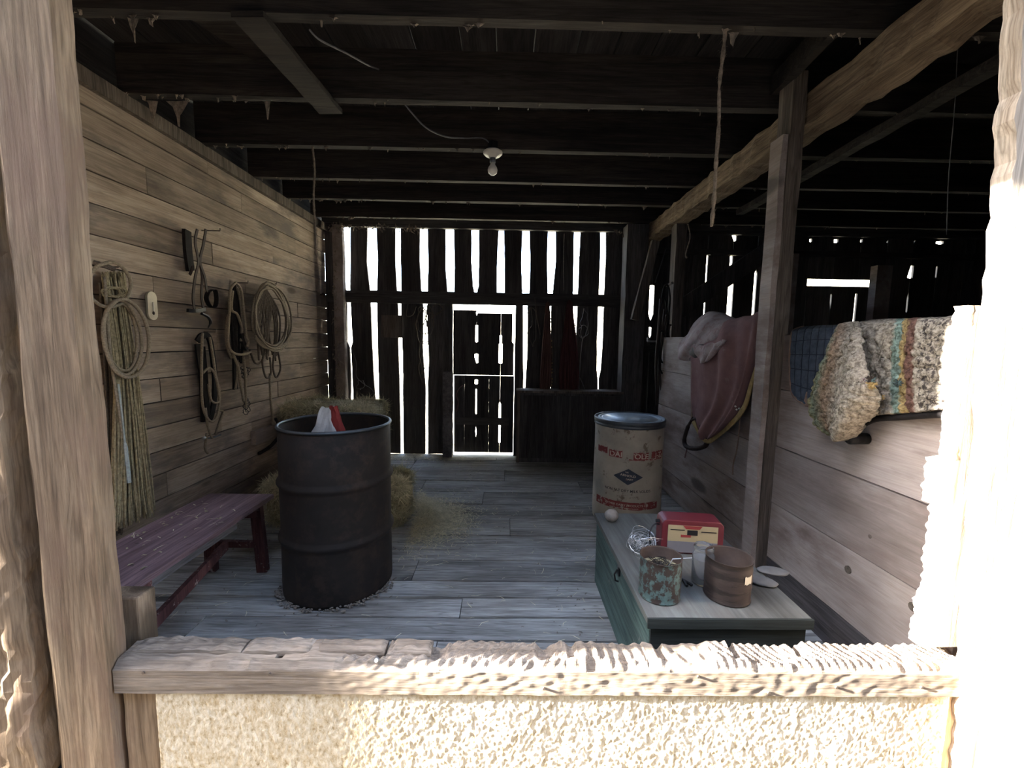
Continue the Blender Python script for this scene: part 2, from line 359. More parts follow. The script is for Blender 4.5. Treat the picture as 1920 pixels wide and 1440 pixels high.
# ceiling: boards and joists
ceil = empty('ceiling', (0, 3, ZC), kind='structure')
x = XL
while x < XR:
    w = random.uniform(.16, .26)
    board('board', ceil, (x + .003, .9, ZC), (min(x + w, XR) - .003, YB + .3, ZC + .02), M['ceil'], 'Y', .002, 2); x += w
JY = [1.205, 1.75, 2.31, 2.85, 3.40, 3.90, 4.43]
for k, y in enumerate(JY):
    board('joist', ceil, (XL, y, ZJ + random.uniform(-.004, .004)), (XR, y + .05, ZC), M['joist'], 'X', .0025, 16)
# right, hidden far wall and the closed front wall of the side bay
wall_r = empty('wall_right', (XR, 3, 0), kind='structure')
for i, y in enumerate(np.arange(1.2, YB, .24)):
    board('board', wall_r, (XR, y + .002, 0), (XR + .03, min(y + .24, YB) - .002, ZC), M['back'], 'Z', .002, 2)
wall_f = empty('wall_front', (2.9, YF, 0), kind='structure')
board('board', wall_f, (1.75, 1.24, -.6), (XR, 1.28, ZC), M['back'], 'X', 0, 1)
board('trim_1', None, (-2.3, 1.14, 2.565), (3.0, 1.19, 3.0), M['front'], 'X', .002, 8, kind='structure')
board('wall_outside', None, (-3.4, 1.26, -.6), (-1.92, 1.29, 2.8), M['back'], 'X', 0, 1, kind='structure')

# back wall: vertical boards with open gaps, gap edges read off the photograph on the wall plane, widened to imitate bloom
wall_b = empty('wall_back', (0, YB, 0), kind='structure')
def bz(px, py): p = U(px, py, Y=YB); return p.x, p.z
def gapfn(keys):
    """keys: (px, py, width_px) top to bottom -> function z -> (left x, right x)"""
    ks = []
    for px, py, w in keys:
        xl, z1 = bz(px - w * .6, py); xr, _ = bz(px + w * .6, py); ks.append((z1, xl, xr))
    ks.sort()
    zs = [k[0] for k in ks]
    def f(z, side):
        return float(np.interp(z, zs, [k[1 + side] for k in ks]))
    return f, zs
G = {}
G[1] = [(649,425,13),(650,490,12),(652,540,7),(654,575,6),(656,640,9),(657,652,2),(659,700,2),(660,745,4),(662,850,3)]
G[2] = [(697,425,14),(698,490,18),(700,545,11),(701,575,10),(703,640,9),(705,700,8),(707,745,6),(709,800,3),(710,850,2)]
G[3] = [(746,425,8),(746,480,9),(748,545,7),(749,575,5),(750,632,6),(751,660,7),(752,700,6),(753,780,5),(754,850,5)]
G[4] = [(794,425,12),(795,490,14),(796,547,10),(797,575,6),(798,650,9),(799,680,8),(800,720,4),(800,850,4)]
G[5] = [(843,425,13),(844,500,14),(845,549,11)]
G[6] = [(891,425,12),(891,490,12),(892,535,9),(892,549,4)]
G[7] = [(940,425,8),(939,500,12),(939,549,12)]
G[8] = [(986,425,11),(986,490,14),(986,549,11),(985,575,7),(985,650,7),(984,700,4),(983,725,3),(982,850,2)]
G[9] = [(1035,425,12),(1034,490,14),(1032,549,8),(1032,580,2),(1030,850,2)]
G[10] = [(1083,425,10),(1081,480,9),(1079,549,8),(1079,575,7),(1077,630,5),(1076,700,3),(1074,850,2)]
G[11] = [(1131,425,9),(1131,480,9),(1128,549,8),(1127,575,9),(1125,640,9),(1123,695,6),(1122,710,2),(1120,850,1)]
ZT = 2.56; ZRB = U(900, 572, Y=YB).z
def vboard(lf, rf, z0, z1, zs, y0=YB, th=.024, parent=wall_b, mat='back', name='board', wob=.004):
    lv = sorted(set([round(v, 3) for v in list(np.linspace(z0, z1, 12)) + [q for q in zs if z0 < q < z1]]))
    vs = []
    for z in lv:
        a = lf(z) + random.uniform(-wob, wob) * .5; b = rf(z) + random.uniform(-wob, wob) * .5
        vs += [(a, y0, z), (b, y0, z), (b, y0 + th, z), (a, y0 + th, z)]
    n = len(lv); fs = [(0,1,2,3)[::-1], tuple(4*(n-1)+k for k in (0,1,2,3))]
    for i in range(n - 1):
        for k in range(4): a = 4*i+k; b = 4*i+(k+1)%4; fs.append((a, b, b+4, a+4))
    return MB().add(vs, fs).build(name, M[mat], parent)
F = {k: gapfn(v) for k, v in G.items()}
XDL, XDR = bz(848, 700)[0], bz(965, 700)[0]
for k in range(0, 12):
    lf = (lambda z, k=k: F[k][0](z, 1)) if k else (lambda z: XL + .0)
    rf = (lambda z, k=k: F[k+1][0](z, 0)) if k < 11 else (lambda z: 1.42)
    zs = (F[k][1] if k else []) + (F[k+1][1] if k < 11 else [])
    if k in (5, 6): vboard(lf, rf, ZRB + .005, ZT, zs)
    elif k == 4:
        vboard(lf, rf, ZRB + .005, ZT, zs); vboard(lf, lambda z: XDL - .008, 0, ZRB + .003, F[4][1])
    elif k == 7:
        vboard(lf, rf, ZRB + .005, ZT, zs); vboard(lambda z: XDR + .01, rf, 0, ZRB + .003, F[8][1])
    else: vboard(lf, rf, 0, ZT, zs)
# boards of the side bay, with their few openings
px = [1178, 1222, 1272, 1322, 1369, 1414, 1463, 1511, 1558, 1605, 1654, 1702, 1750, 1800, 1850, 1900, 1960, 2030, 2110]
OP = {1222: [(535, 602, 9), (614, 634, 5)], 1322: [(478, 500, 3), (500, 600, 3)], 1369: [(441, 452, 9), (476, 502, 10), (532, 600, 10)], 1414: [(447, 452, 5), (505, 600, 5)],
      1272: [(447, 450, 2)], 1511: [(448, 453, 5)], 1558: [(448, 455, 8), (552, 582, 3)], 1605: [(449, 454, 4), (551, 605, 4)], 1654: [(450, 455, 5)], 1702: [(451, 456, 6), (497, 521, 10), (548, 585, 3)], 1750: [(452, 457, 14), (500, 520, 3)]}
def opfn(p):
    iv = []
    for a, b, w in OP.get(p, []):
        xa, za = bz(p, b); _, zb = bz(p, a); iv.append((za, zb, w / 2 * YB / FPX))
    x0 = bz(p, 560)[0]
    def f(z, side):
        hw = .0012 if p > 1200 else 0
        for za, zb, w in iv:
            if za <= z <= zb: hw = w
        return x0 + (hw if side else -hw)
    zs = []
    for za, zb, w in iv: zs += [za, zb, za - .006, zb + .006]
    return f, (zs if iv else [])
slz0, slz1 = bz(1590, 537)[1], bz(1590, 524)[1]
for i in range(len(px) - 1):
    (fa, za), (fb, zb) = opfn(px[i]), opfn(px[i+1])
    lf = lambda z: fa(z, 1); rf = lambda z: fb(z, 0)
    if px[i] in (1511, 1558, 1605):
        vboard(lf, rf, 0, slz0, za + zb, wob=.001); vboard(lf, rf, slz1, ZT, za + zb, wob=.001)
    else: vboard(lf, rf, 0, ZT, za + zb, wob=.001)
# plate, rails
def rail(name, z0, z1, x0, x1, y0, y1, mat='backx', **kw):
    return board(name, wall_b, (x0, y0, z0), (x1, y1, z1), M[mat], 'X', .003, 16, **kw)
rail('top_plate', 2.50, 2.60, XL, XR, YB - .06, YB)
rail('rail', U(900, 571, Y=YB-.05).z, U(900, 548, Y=YB-.05).z, XL + .02, 1.42, YB - .05, YB - .001)
rail('rail', 1.20, 1.29, 1.5, XR, YB - .05, YB - .002)
rail('rail', 2.28, 2.34, 1.5, XR, YB - .05, YB - .002)
MB().box((XL, YB + .03, ZT), (XR, YB + .06, 2.9)).build('fascia', M['ceil'], wall_b)
# door in the back wall: two leaves
door = empty('door_1', ((XDL + XDR) / 2, YB, 0), kind='structure')
dw = [870, 893, 938, 961]
def dfn(p, side, iv):
    x0 = bz(p, 700)[0]
    def f(z):
        hw = .0005
        for a, b, w in iv:
            if bz(p, b)[1] <= z <= bz(p, a)[1]: hw = w / 2 * YB / FPX
        return x0 + (hw if side else -hw)
    return f
def zl(p, iv):
    o = []
    for a, b, w in iv: o += [bz(p, a)[1], bz(p, b)[1], bz(p, a)[1] + .006, bz(p, b)[1] - .006]
    return o
I893u = [(585, 592, 3), (610, 641, 5), (664, 681, 7)]; I938u = [(629, 645, 4), (645, 681, 7)]; I893l = [(712, 720, 6), (730, 776, 3), (800, 820, 3)]; I938l = [(712, 718, 5), (754, 830, 4)]
zt = bz(900, 582)[1]; zt2 = bz(940, 588)[1]; zm1 = bz(900, 703.3)[1]; zm0 = bz(900, 704.4)[1]; zb0 = bz(900, 848)[1]
xl_ = bz(849.6, 700)[0]
vboard(lambda z: xl_, dfn(893, 0, I893u), zm1, zt, zl(893, I893u), parent=door, wob=.001)
vboard(dfn(893, 1, I893u), dfn(938, 0, I938u), zm1, zt2, zl(893, I893u) + zl(938, I938u), parent=door, wob=.001)
vboard(dfn(938, 1, I938u), lambda z: bz(961 if z > bz(960, 642)[1] else 964.2, 600)[0], zm1, zt2, zl(938, I938u), parent=door, wob=.001)
xa = bz(851.2, 700)[0]; xb = bz(963.2, 750)[0]
vboard(lambda z: xa, lambda z: bz(871, 700)[0] - .001, zb0, zm0, [], parent=door, wob=.001)
vboard(lambda z: bz(871, 700)[0] + .001, dfn(893, 0, I893l), zb0, zm0, zl(893, I893l), parent=door, wob=.001)
vboard(dfn(893, 1, I893l), lambda z: bz(917, 700)[0], zb0, zm0, zl(893, I893l), parent=door, wob=.001)
vboard(lambda z: bz(917, 700)[0] + .001, dfn(938, 0, I938l), zb0, zm0, zl(938, I938l), parent=door, wob=.001)
vboard(dfn(938, 1, I938l), lambda z: xb, zb0, zm0, zl(938, I938l), parent=door, wob=.001)
board('door_rail', door, (XDL + .05, YB - .03, .35), (XDR - .06, YB - .004, .43), M['backx'], 'X', .002, 4)
board('jamb', door, (XDL - .035, YB - .05, 0), (XDL + .004, YB + .02, ZRB + .02), M['back'], 'Z', .002, 8)
board('jamb', door, (XDR - .002, YB - .05, 0), (XDR + .05, YB - .001, ZRB), M['back'], 'Z', .002, 8)
# outside: dirt yard in front, dry grass behind
def terrain(name, x0, x1, y0, y1, fz, mat, nu=60, nv=40, **kw):
    return MB().grid(lambda u, v: (x0 + (x1-x0)*u, y0 + (y1-y0)*v, fz(x0 + (x1-x0)*u, y0 + (y1-y0)*v)), nu, nv).build(name, mat, smooth=True, **kw)
terrain('ground', -40, 40, -40, 1.15, lambda x, y: -.45 + .03 * mn.noise(Vector((x, y, 0))), M['ground'], kind='structure')
terrain('ground', -45, 45, YB + .1, 90, lambda x, y: -.25 + .05 * mn.noise(Vector((x, y, 0))) + max(0, y - 9) * .10 + max(0, min(x - .13 * y, 8)) * min(1, max(0, y - 6) / 10) * 1.3, M['bank'], kind='structure')
MB().box((-2.6, 1.1, 3.3), (XR + .3, YB + .5, 3.36)).build('roof', M['ceil'], kind='structure')
MB().box((-6.1, -3.2, -.6), (-6.0, .0, 6.5)).build('wall_sun_block', M['back'], kind='structure')  # unseen wall added to keep sun off the front ground
MB().box((-9, -3.3, -.6), (12, -3.2, 8.5)).build('wall_sky_block', M['back'], kind='structure')  # unseen wall added to cut sky light from the front
random.seed(11)
# ---------------------------------------------------------------- partition, posts, beam
part = empty('partition', (XP, 2.5, 0), 'low partition of wide pale horizontal boards along the right side', 'partition')
y1a, y1b = 2.16, 2.27
zz = [0, .171, .474, .777, 1.075, 1.357]
for k in range(5):
    m = M['base'] if k == 0 else M['part']
    board('plank', part, (XP + random.uniform(-.002, .003), 1.22, zz[k] + .002), (XP + .035, y1a + .03, zz[k+1] - .003), m, 'Y', .0015, 6)
zz2 = [0, .20, .468, .75, 1.06, 1.36]
for k in range(5):
    board('plank', part, (XP + random.uniform(-.002, .003), y1a + .06, zz2[k] + .002), (XP + .035, 3.86, zz2[k+1] - .003), M['part'], 'Y', .0015, 8)
for k in range(5):
    p = U(*[(1590, 1068), (1712, 1138), (1632, 1006), (1450, 950), (1606, 826)][k], X=XP)
    R_ = .016 if k < 2 else .008
    if k < 3: MB().tube([p + Vector((-.0025, 0, 0)), p + Vector((.01, 0, 0))], R_, 10).build('knot', M['ropedark'], part)
def post(label, lo, hi, mat='post', name='post', cat='post', seg=14, wob=.004, axis='Z', **kw):
    o = board(name, None, lo, hi, M[mat], axis, wob, seg); return tag(o, label, cat, **kw)
pm = empty('post', (1.40, 2.2, 0), 'tall rough post standing before the partition, pale strip nailed to its left side', 'post')
board('timber', pm, (1.365, 2.15, 0), (1.435, 2.255, ZJ + .09), M['post'], 'Z', .003, 16)
board('side_strip', pm, (1.335, 2.155, 0), (1.363, 2.25, 2.33), M['part'], 'Z', .003, 16, label='paler wooden strip with nail holes')
c = U(1268, 470, Y=3.88)
post('shorter post at the far end of the partition with dark harness hung on it', (c.x - .005, 3.88, 0), (c.x + .085, 4.0, 2.39))
c = U(1170, 600, Y=4.45)
post('thick dark corner post near the back wall right of the hanging reins', (c.x, 4.45, 0), (c.x + .22, 4.62, 2.52), 'back')
bm_ = board('beam', None, (1.45, 1.06, 2.375), (1.60, YB - .02, 2.526), M['beam'], 'Y', .009, 60)
tag(bm_, 'heavy rough-hewn timber beam running to the back wall under the joists on the right', 'beam')
b2 = MB().beam(U(1229, 452, Y=4.3), U(1190, 600, Y=4.3), .08, .06, (0, 1, 0), 6, .003).build('brace', M['post'])
tag(b2, 'short slanting brace under the far end of the heavy beam', 'brace')
pl_ = MB().beam((1.95, 1.45, 2.44), U(1387, 398, Z=2.40), .06, .045, (0, 0, 1), 20, .003).build('pole', M['joist'])
tag(pl_, 'thin loose rail hung below the joists right of the heavy beam', 'rail')
b3 = MB().beam(U(1262, 588, Y=4.35), U(1462, 455, Y=4.35), .17, .035, (0, 1, 0), 8, .003).build('brace', M['back'])
tag(b3, 'wide dark diagonal board crossing the bright gaps above the red saddle cover', 'brace')
bd = MB().beam((-1.0, 1.74, ZJ - .014), (-.965, 2.42, ZJ - .014), .125, .024, (0, 0, 1), 8, .002).build('ceiling_board', M['joist'])
tag(bd, 'short weathered board nailed under the two nearest joists at upper left', 'board')
bd = MB().beam((-1.42, 1.80, ZJ + .17), (-1.22, 2.27, ZJ + .17), .17, .02, (0, 0, 1), 4, .002).build('loose_board', M['joist'])
tag(bd, 'dark loose board up between the two nearest joists, left of the nailed one', 'board')
bd = MB().beam((1.33, 1.81, ZJ + .1), (1.36, 2.29, ZJ + .1), .04, .10, (0, 0, 1), 4, .002).build('blocking_board', M['joist'])
tag(bd, 'dark blocking board between joists beside the heavy beam at upper right', 'board')
# pale posts seen through the side bay
for (a, b, t_, bt, lab) in ((1474, 1486, 475, 625, 'thin pale post behind the partition just right of the tall post'), (1646, 1664, 497, 600, 'pale post end lit in the dark bay above the striped rug')):
    p, q = U(a, t_, Y=4.2), U(b, bt, Y=4.2)
    post(lab, (p.x, 4.2, 0), (q.x, 4.28, p.z), 'part', 'pale_post', 'post', 6, .002)
# corner stud full of webs at the back left, end of the left wall
p = U(626, 600, Y=4.62); q = U(645, 600, Y=4.62)
post('cobwebbed pale stud in the far left corner beside the first bright gap', (p.x + .005, 4.62, 0), (q.x + .0, 4.69, ZT - .06), 'part', 'corner_stud', 'post')
p = U(830, 697, Y=4.60)
post('short dark post standing left of the low back door', (p.x, 4.60, 0), (U(848, 700, Y=4.60).x, 4.68, p.z), 'base', 'stub_post', 'post')
p = U(716, 591, Y=4.72); q = U(754, 633, Y=4.72)
tag(board('small_board', None, (p.x, 4.70, q.z), (q.x, 4.73, p.z), M['post'], 'X', .002, 3), 'small square board nailed across a gap left of the back door', 'board')
# dark cabinet against the back wall
p = U(970, 731, Y=4.5); q = U(1166, 738, Y=4.5); H_ = p.z
cab = empty('cabinet', ((p.x + q.x) / 2, 4.6, 0), 'low dark wooden bin against the back wall under the hanging reins', 'cabinet')
MB().box((p.x + .01, 4.46, 0), (q.x - .01, 4.70, H_ - .025)).build('body', M['back'], cab, bev=.003)
board('lid', cab, (p.x - .01, 4.44, H_ - .024), (q.x + .01, 4.70, H_), M['post'], 'X', .002, 8)
mx = (p.x + q.x) / 2
board('front_panel', cab, (p.x + .03, 4.447, .05), (mx - .01, 4.459, H_ - .05), M['back'], 'Z', .001, 4)
board('front_panel', cab, (mx + .01, 4.447, .05), (q.x - .03, 4.459, H_ - .05), M['back'], 'Z', .001, 4)
board('corner_strip', cab, (p.x, 4.44, 0), (p.x + .03, 4.46, H_ - .025), M['post'], 'Z', .001, 4)

# ---------------------------------------------------------------- front opening: posts, sill, carpet panel
def column(name, x0, x1, y0, y1, z0, z1, mat, parent=None, cham=(0, 0), amp=.006, nz=90, fr=9, ragged=0, rs=0, lean=0, **kw):
    """upright timber with a noisy, worn outline; cham = chamfer of the front left edge; ragged = torn left edge"""
    nx = 10; ny = 5
    ring = []
    cx_, cy_ = cham
    ring += [(x0 + cx_ + (x1 - x0 - cx_) * i / nx, y0) for i in range(nx)]
    ring += [(x1, y0 + (y1 - y0) * i / ny) for i in range(ny)]
    ring += [(x1 - (x1 - x0) * i / nx, y1) for i in range(nx)]
    ring += [(x0, y1 - (y1 - y0 - cy_) * i / ny) for i in range(ny)]
    if cx_: ring += [(x0, y0 + cy_), (x0 + cx_ * .5, y0 + cy_ * .5)]
    vs = []
    for j in range(nz + 1):
        z = z0 + (z1 - z0) * j / nz
        for (x, y) in ring:
            n = mn.noise(Vector((x * fr, y * fr, z * fr * .35 + rs))) + .5 * mn.noise(Vector((x * fr * 4, y * fr * 4, z * fr * 1.2 + rs)))
            e = 0
            if ragged and x < x0 + .02:
                zz_ = math.floor((z + rs) * 5.2 + mn.noise(Vector((z * 3, rs, 0))) * .8)
                e = ragged * (mn.cell(Vector((zz_, rs, 3.3))) * 1.0) + .012 * mn.noise(Vector((z * 55, rs, 0))) + ragged * .3 * mn.noise(Vector((z * 16, 3, rs)))
            vs.append((x + n * amp + e + lean * (z - z0), y + n * amp * .8, z))
    m = len(ring); fs = [tuple(range(m))[::-1], tuple(nz * m + k for k in range(m))]
    for j in range(nz):
        for k in range(m): a = j*m + k; b = j*m + (k+1) % m; fs.append((a, b, b + m, a + m))
    return MB().add(vs, fs).build(name, M[mat], parent, **kw)
pL = U(250, 1440, Y=1.21).x + .004; pLl = U(94, 1440, Y=1.15).x
q0, q1 = U(1781, 1440, Y=1.18), U(1880, 100, Y=1.18); LEAN = (q1.x - q0.x) / (q1.z - q0.z)
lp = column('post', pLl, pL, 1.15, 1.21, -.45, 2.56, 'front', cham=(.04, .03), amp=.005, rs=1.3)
tag(lp, 'thick brown weathered post at the left side of the opening, in shade', 'post')
sp_ = column('slab_post', pLl - .30, U(52, 1200, Y=1.16).x, 1.155, 1.30, -.45, 2.56, 'front', amp=.016, fr=13, rs=7)
tag(sp_, 'rough split slab at the far left edge beyond a dark gap with straw', 'post')
pR = U(1781, 1440, Y=1.18).x
rp = column('post', pR - LEAN * .3, pR + .34, 1.13, 1.18, -.45, 2.56, 'frontlit', amp=.0018, rs=4.4, ragged=.0015, lean=LEAN)
tag(rp, 'thick sunlit post at the right side of the opening, sun glare painted almost white', 'post')
pr2 = U(1732, 1200, Y=1.20).x; zr = U(1797, 572, Y=1.2).z
rb = column('broken_board', pr2 + .004, pR + .02, 1.20, 1.24, .38, zr, 'frontlit', amp=.002, rs=2.1, ragged=.03, nz=140)
tag(rb, 'splintered pale board with a torn left edge behind the sunlit right post', 'board')
# sill: worn timber with rippled, gouged top
x0s, x1s = pL + .006, pR - .004
zs0, zs1 = U(900, 1303, Y=1.16).z, .352
NX, NT = 520, 30
def sillfn(u, v):
    """v runs round the section: front bottom -> front top edge -> top back edge -> back bottom"""
    x = x0s + (x1s - x0s) * u
    if v < .42: y = 1.16; z = zs0 + (zs1 - .028 - zs0) * (v / .42)
    elif v < .55: t = (v - .42) / .13; y = 1.16 + .018 * t; z = zs1 - .028 + .022 * t
    elif v < .85: t = (v - .55) / .30; y = 1.178 + .072 * t; z = zs1 - .006 + .006 * t
    else: t = (v - .85) / .15; y = 1.25; z = zs1 - (zs1 - zs0) * t
    X = (x - x0s) / (x1s - x0s)
    if .42 <= v <= .88:
        top = min(1, (v - .42) / .1)
        if X > .26:
            fr = 78 if X > .70 else (62 if X < .62 else 30)
            sl = (.6 if X > .70 else -.9 if X < .52 else .05)
            ph = x * fr * 2.9 + (y - 1.17) * sl * 260 + 2.2 * mn.noise(Vector((x * 9, y * 20, 0)))
            z += top * (.0032 * math.sin(ph) + .0035 * mn.noise(Vector((x * 60, y * 30, 2))))
        step = mn.noise(Vector((x * 6.5, 5, 1)))
        if v > .55: z += .010 * step + .006 * mn.noise(Vector((x * 22, y * 12, 7)))
        for gx, gw in ((.305, .006), (.185, .004), (.37, .012), (.50, .012), (.532, .006), (.64, .006), (.73, .005), (.81, .004)):
            d = abs(X - gx) / gw
            if d < 1 and v > .58: z -= .02 * (1 - d * d)
        if .42 < v < .60: y += .010 * max(0, mn.noise(Vector((x * 16, 0, 4)))) ; z -= .012 * max(0, mn.noise(Vector((x * 20, 3, 4))))
    y += (.0022 * mn.noise(Vector((x * 30, z * 60, 0))) + .0012 * mn.noise(Vector((x * 11, z * 25, 5)))) * (.7 if X > .35 else .5)
    if v < .05 or v > .95: z = zs0 + .002 * mn.noise(Vector((x * 12, 0, 0)))
    return (x, y, z)
mb = MB().grid(sillfn, NX, NT)
mb.f.append(tuple(j * (NX + 1) for j in range(NT + 1))); mb.f.append(tuple(j * (NX + 1) + NX for j in range(NT + 1))[::-1])
mb.f += [(i + 1, i, NT * (NX + 1) + i, NT * (NX + 1) + i + 1) for i in range(NX)]
sill = mb.build('sill', M['sill']); tag(sill, 'gouged and rippled timber sill across the bottom of the opening', 'sill')
for p in ((1020, 1292), (1310, 1270), (1442, 1300), (1569, 1290), (1729, 1290), (505, 1265), (268, 1262)):
    q = U(*p, Y=1.157); MB().tube([q + Vector((0, -.0005, 0)), q + Vector((0, .02, 0))], .0042, 8).build('nail', M['nail'], sill)
q = U(706, 1238, Y=1.165); MB().tube([q + Vector((0, -.003, .002)), q + Vector((0, .01, -.006))], .006, 10).build('nail', M['wire'], sill, label='shiny nail head')
# worn chunks lying along the back of the sill top
random.seed(5)
xs = [U(p, 1215, Y=1.24).x for p in (268, 400, 470, 592, 600, 728, 740, 812)]
for a, b, h in ((270, 468, .017), (472, 594, .015), (600, 728, .013), (740, 812, .012)):
    xa_, xb_ = U(a, 1212, Y=1.24).x, U(b, 1212, Y=1.24).x
    def cf(u, v, xa_=xa_, xb_=xb_, h=h):
        x = xa_ + (xb_ - xa_) * u; e = min(1, min(u, 1 - u) * 14)
        prof = [(1.196, -.02), (1.198, .55), (1.215, .95), (1.245, 1), (1.252, .5), (1.252, -.02)]
        t = v * 5; i = min(4, int(t)); y = prof[i][0] + (prof[i+1][0] - prof[i][0]) * (t - i); zz_ = prof[i][1] + (prof[i+1][1] - prof[i][1]) * (t - i)
        z = zs1 - .005 + max(-.3, zz_) * h * (.5 + .5 * e) * (1 + .5 * mn.noise(Vector((x * 30, y * 60, 1)))) - (.008 if zz_ < 0 else 0)
        return (x, y + .004 * mn.noise(Vector((x * 25, 1, z * 9))), z)
    m_ = MB().grid(cf, 60, 15); n_ = 61
    m_.f.append(tuple(j * n_ for j in range(16))); m_.f.append(tuple(j * n_ + 60 for j in range(16))[::-1])
    m_.build('worn_ridge', M['sill'], sill)
# studs and carpet below the sill
def stud(pa, pb, lab, yy):
    a, b = U(pa[0], pa[1], Y=yy), U(pb[0], pb[1], Y=yy)
    o = column('stud', a.x, b.x, yy, yy + .03, -.45, zs0 - .002, 'front', amp=.003, rs=a.x * 5, nz=30); tag(o, lab, 'stud'); return o
stud((239, 1400), (314, 1400), 'brown upright stud under the left end of the sill', 1.175)
stud((1752, 1380), (1790, 1380), 'pale upright stud under the right end of the sill beside the carpet', 1.175)
xa_, xb_ = U(312, 1400, Y=1.19).x, U(1752, 1400, Y=1.19).x
def cpf(u, v):
    x = xa_ + (xb_ - xa_) * u; z = -.40 + (zs0 + .40 - .003) * v
    n = mn.noise(Vector((x * 150, z * 75, 0))); n2 = mn.noise(Vector((x * 45, z * 28, 3))); n3 = mn.noise(Vector((x * 5, z * 4, 3)))
    return (x, 1.168 - .0016 * max(0, n + .25) - .0010 * n2 - .002 * n3, z)
cp = MB().grid(cpf, 640, 220).build('carpet_panel', M['carpet'], smooth=True, thick=.004)
tag(cp, 'coarse beige carpet nailed over the half wall below the sill', 'carpet')
# short block left of the sill
a, b = U(222, 1118, Y=1.27), U(262, 1118, Y=1.27)
o = MB().box((a.x - .06, 1.262, .05), (b.x, 1.33, a.z)).build('block', M['front'], bev=.006); tag(o, 'squared wooden block standing behind the left end of the sill', 'block')
# unseen tall board added to shade the left of the opening
sh = board('shade_board', None, (-2.02, 1.060, -.45), (-1.98, 1.12, 4.6), M['front'], 'Z', .003, 8); tag(sh, 'tall unseen board added left of the opening to shade it', 'shade_board')
# ---------------------------------------------------------------- hanging tack on the left wall
def WL(px, py, off=.03): return U(px, py, X=XL + off)
def path(pts, off=.03, n=6, closed=False, P=WL): return smooth_path([P(p[0], p[1], p[2] if len(p) > 2 else off) for p in pts], n, closed)
def loop(mb, cx, cy, rx, ry, off, r, tilt=0, n=16, P=WL, jit=2.5, squash=0):
    pts = []
    for k in range(n):
        t = 2 * math.pi * k / n; a, b = math.cos(t) * rx, math.sin(t) * ry
        if squash: a *= 1 - squash * (.5 - .5 * math.sin(t)) 
        a, b = a * math.cos(tilt) - b * math.sin(tilt), a * math.sin(tilt) + b * math.cos(tilt)
        pts.append(P(cx + a + random.uniform(-jit, jit) * .5, cy + b + random.uniform(-jit, jit) * .5, off + random.uniform(-.006, .006)))
    return mb.tube(smooth_path(pts, 4, True), r, 6, True)
random.seed(21)
def hook(px, py, parent, L_=.07, P=WL, d=(1, 0, 0)):
    p = P(px, py, 0); MB().tube([p - Vector(d) * .02, p + Vector(d) * L_, p + Vector(d) * L_ + Vector((0, 0, .015))], .004, 6).build('nail', M['nail'], parent)
# 1 big hank of baling twine with a lariat
tw = empty('twine_hank', WL(240, 1000, 0), 'long hank of tan baling twine hanging on the left wall beside the opening', 'twine')
hook(196, 500, tw)
mb = MB()
for k in range(150):
    a = random.random(); t0 = 192 + 40 * a + random.uniform(-3, 3); e = random.gauss(0, 1)
    xb_ = 208 + 80 * a + e * 3; yb_ = 1000 - random.uniform(0, 60) * random.random() - 32 * a
    o0 = random.uniform(.02, .11)
    mid = 212 + 46 * a + random.uniform(-5, 5)
    m1 = WL(t0, 520 + random.uniform(-12, 14), o0 * .7); m2 = WL((t0 + mid) / 2, 610, o0); m3 = WL(mid, 715, o0); m4 = WL((mid + xb_) / 2 + random.uniform(-5, 5), 850, o0 + .01); m5 = WL(xb_, yb_, o0)
    mb.tube(smooth_path([m1, m2, m3, m4, m5], 3), random.uniform(.0022, .0042), 4)
mb.build('twine', M['twine'], tw, kind='stuff')
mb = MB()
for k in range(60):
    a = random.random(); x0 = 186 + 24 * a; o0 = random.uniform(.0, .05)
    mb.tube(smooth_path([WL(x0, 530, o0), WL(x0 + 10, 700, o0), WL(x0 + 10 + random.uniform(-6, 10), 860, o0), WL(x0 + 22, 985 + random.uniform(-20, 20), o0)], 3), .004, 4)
mb.build('shaded_twine', M['ropedark'], tw, kind='stuff')  # darker strands put shade into the hank's colour
mb = MB()
for k in range(14): loop(mb, 214 + random.uniform(-7, 7), 548, 17, 9, .09 + .02 * random.random(), .0035, .05)
mb.build('twine_wrap', M['twine'], tw, kind='stuff')
MB().tube(path([(222, 720, .13), (229, 780, .13), (236, 850, .12), (242, 905, .12)], n=6), [.004] * 11 + [.010] * 8, 6).build('blue_twine', M['slab2'], tw, label='pale bluish frayed cord')
la = empty('lariat', WL(235, 705, .1), 'stiff coiled rope looped over the baling twine hank', 'rope')
mb = MB(); loop(mb, 205, 534, 40, 42, .13, .008, .1); loop(mb, 236, 634, 42, 74, .15, .0085, -.12); loop(mb, 230, 632, 34, 70, .135, .0075, -.12)
loop(mb, 226, 630, 30, 66, .12, .007, -.15); mb.build('coil', M['rope'], la, smooth=True)
MB().tube(path([(196, 520, .1), (205, 640, .13), (212, 700, .12), (226, 790, .12), (232, 860, .1)]), .006, 6).build('tail', M['rope'], la, smooth=True)
MB().tube(path([(175, 492, .06), (196, 498, .09), (214, 505, .1)]), .012, 6).build('peg', M['post'], la)
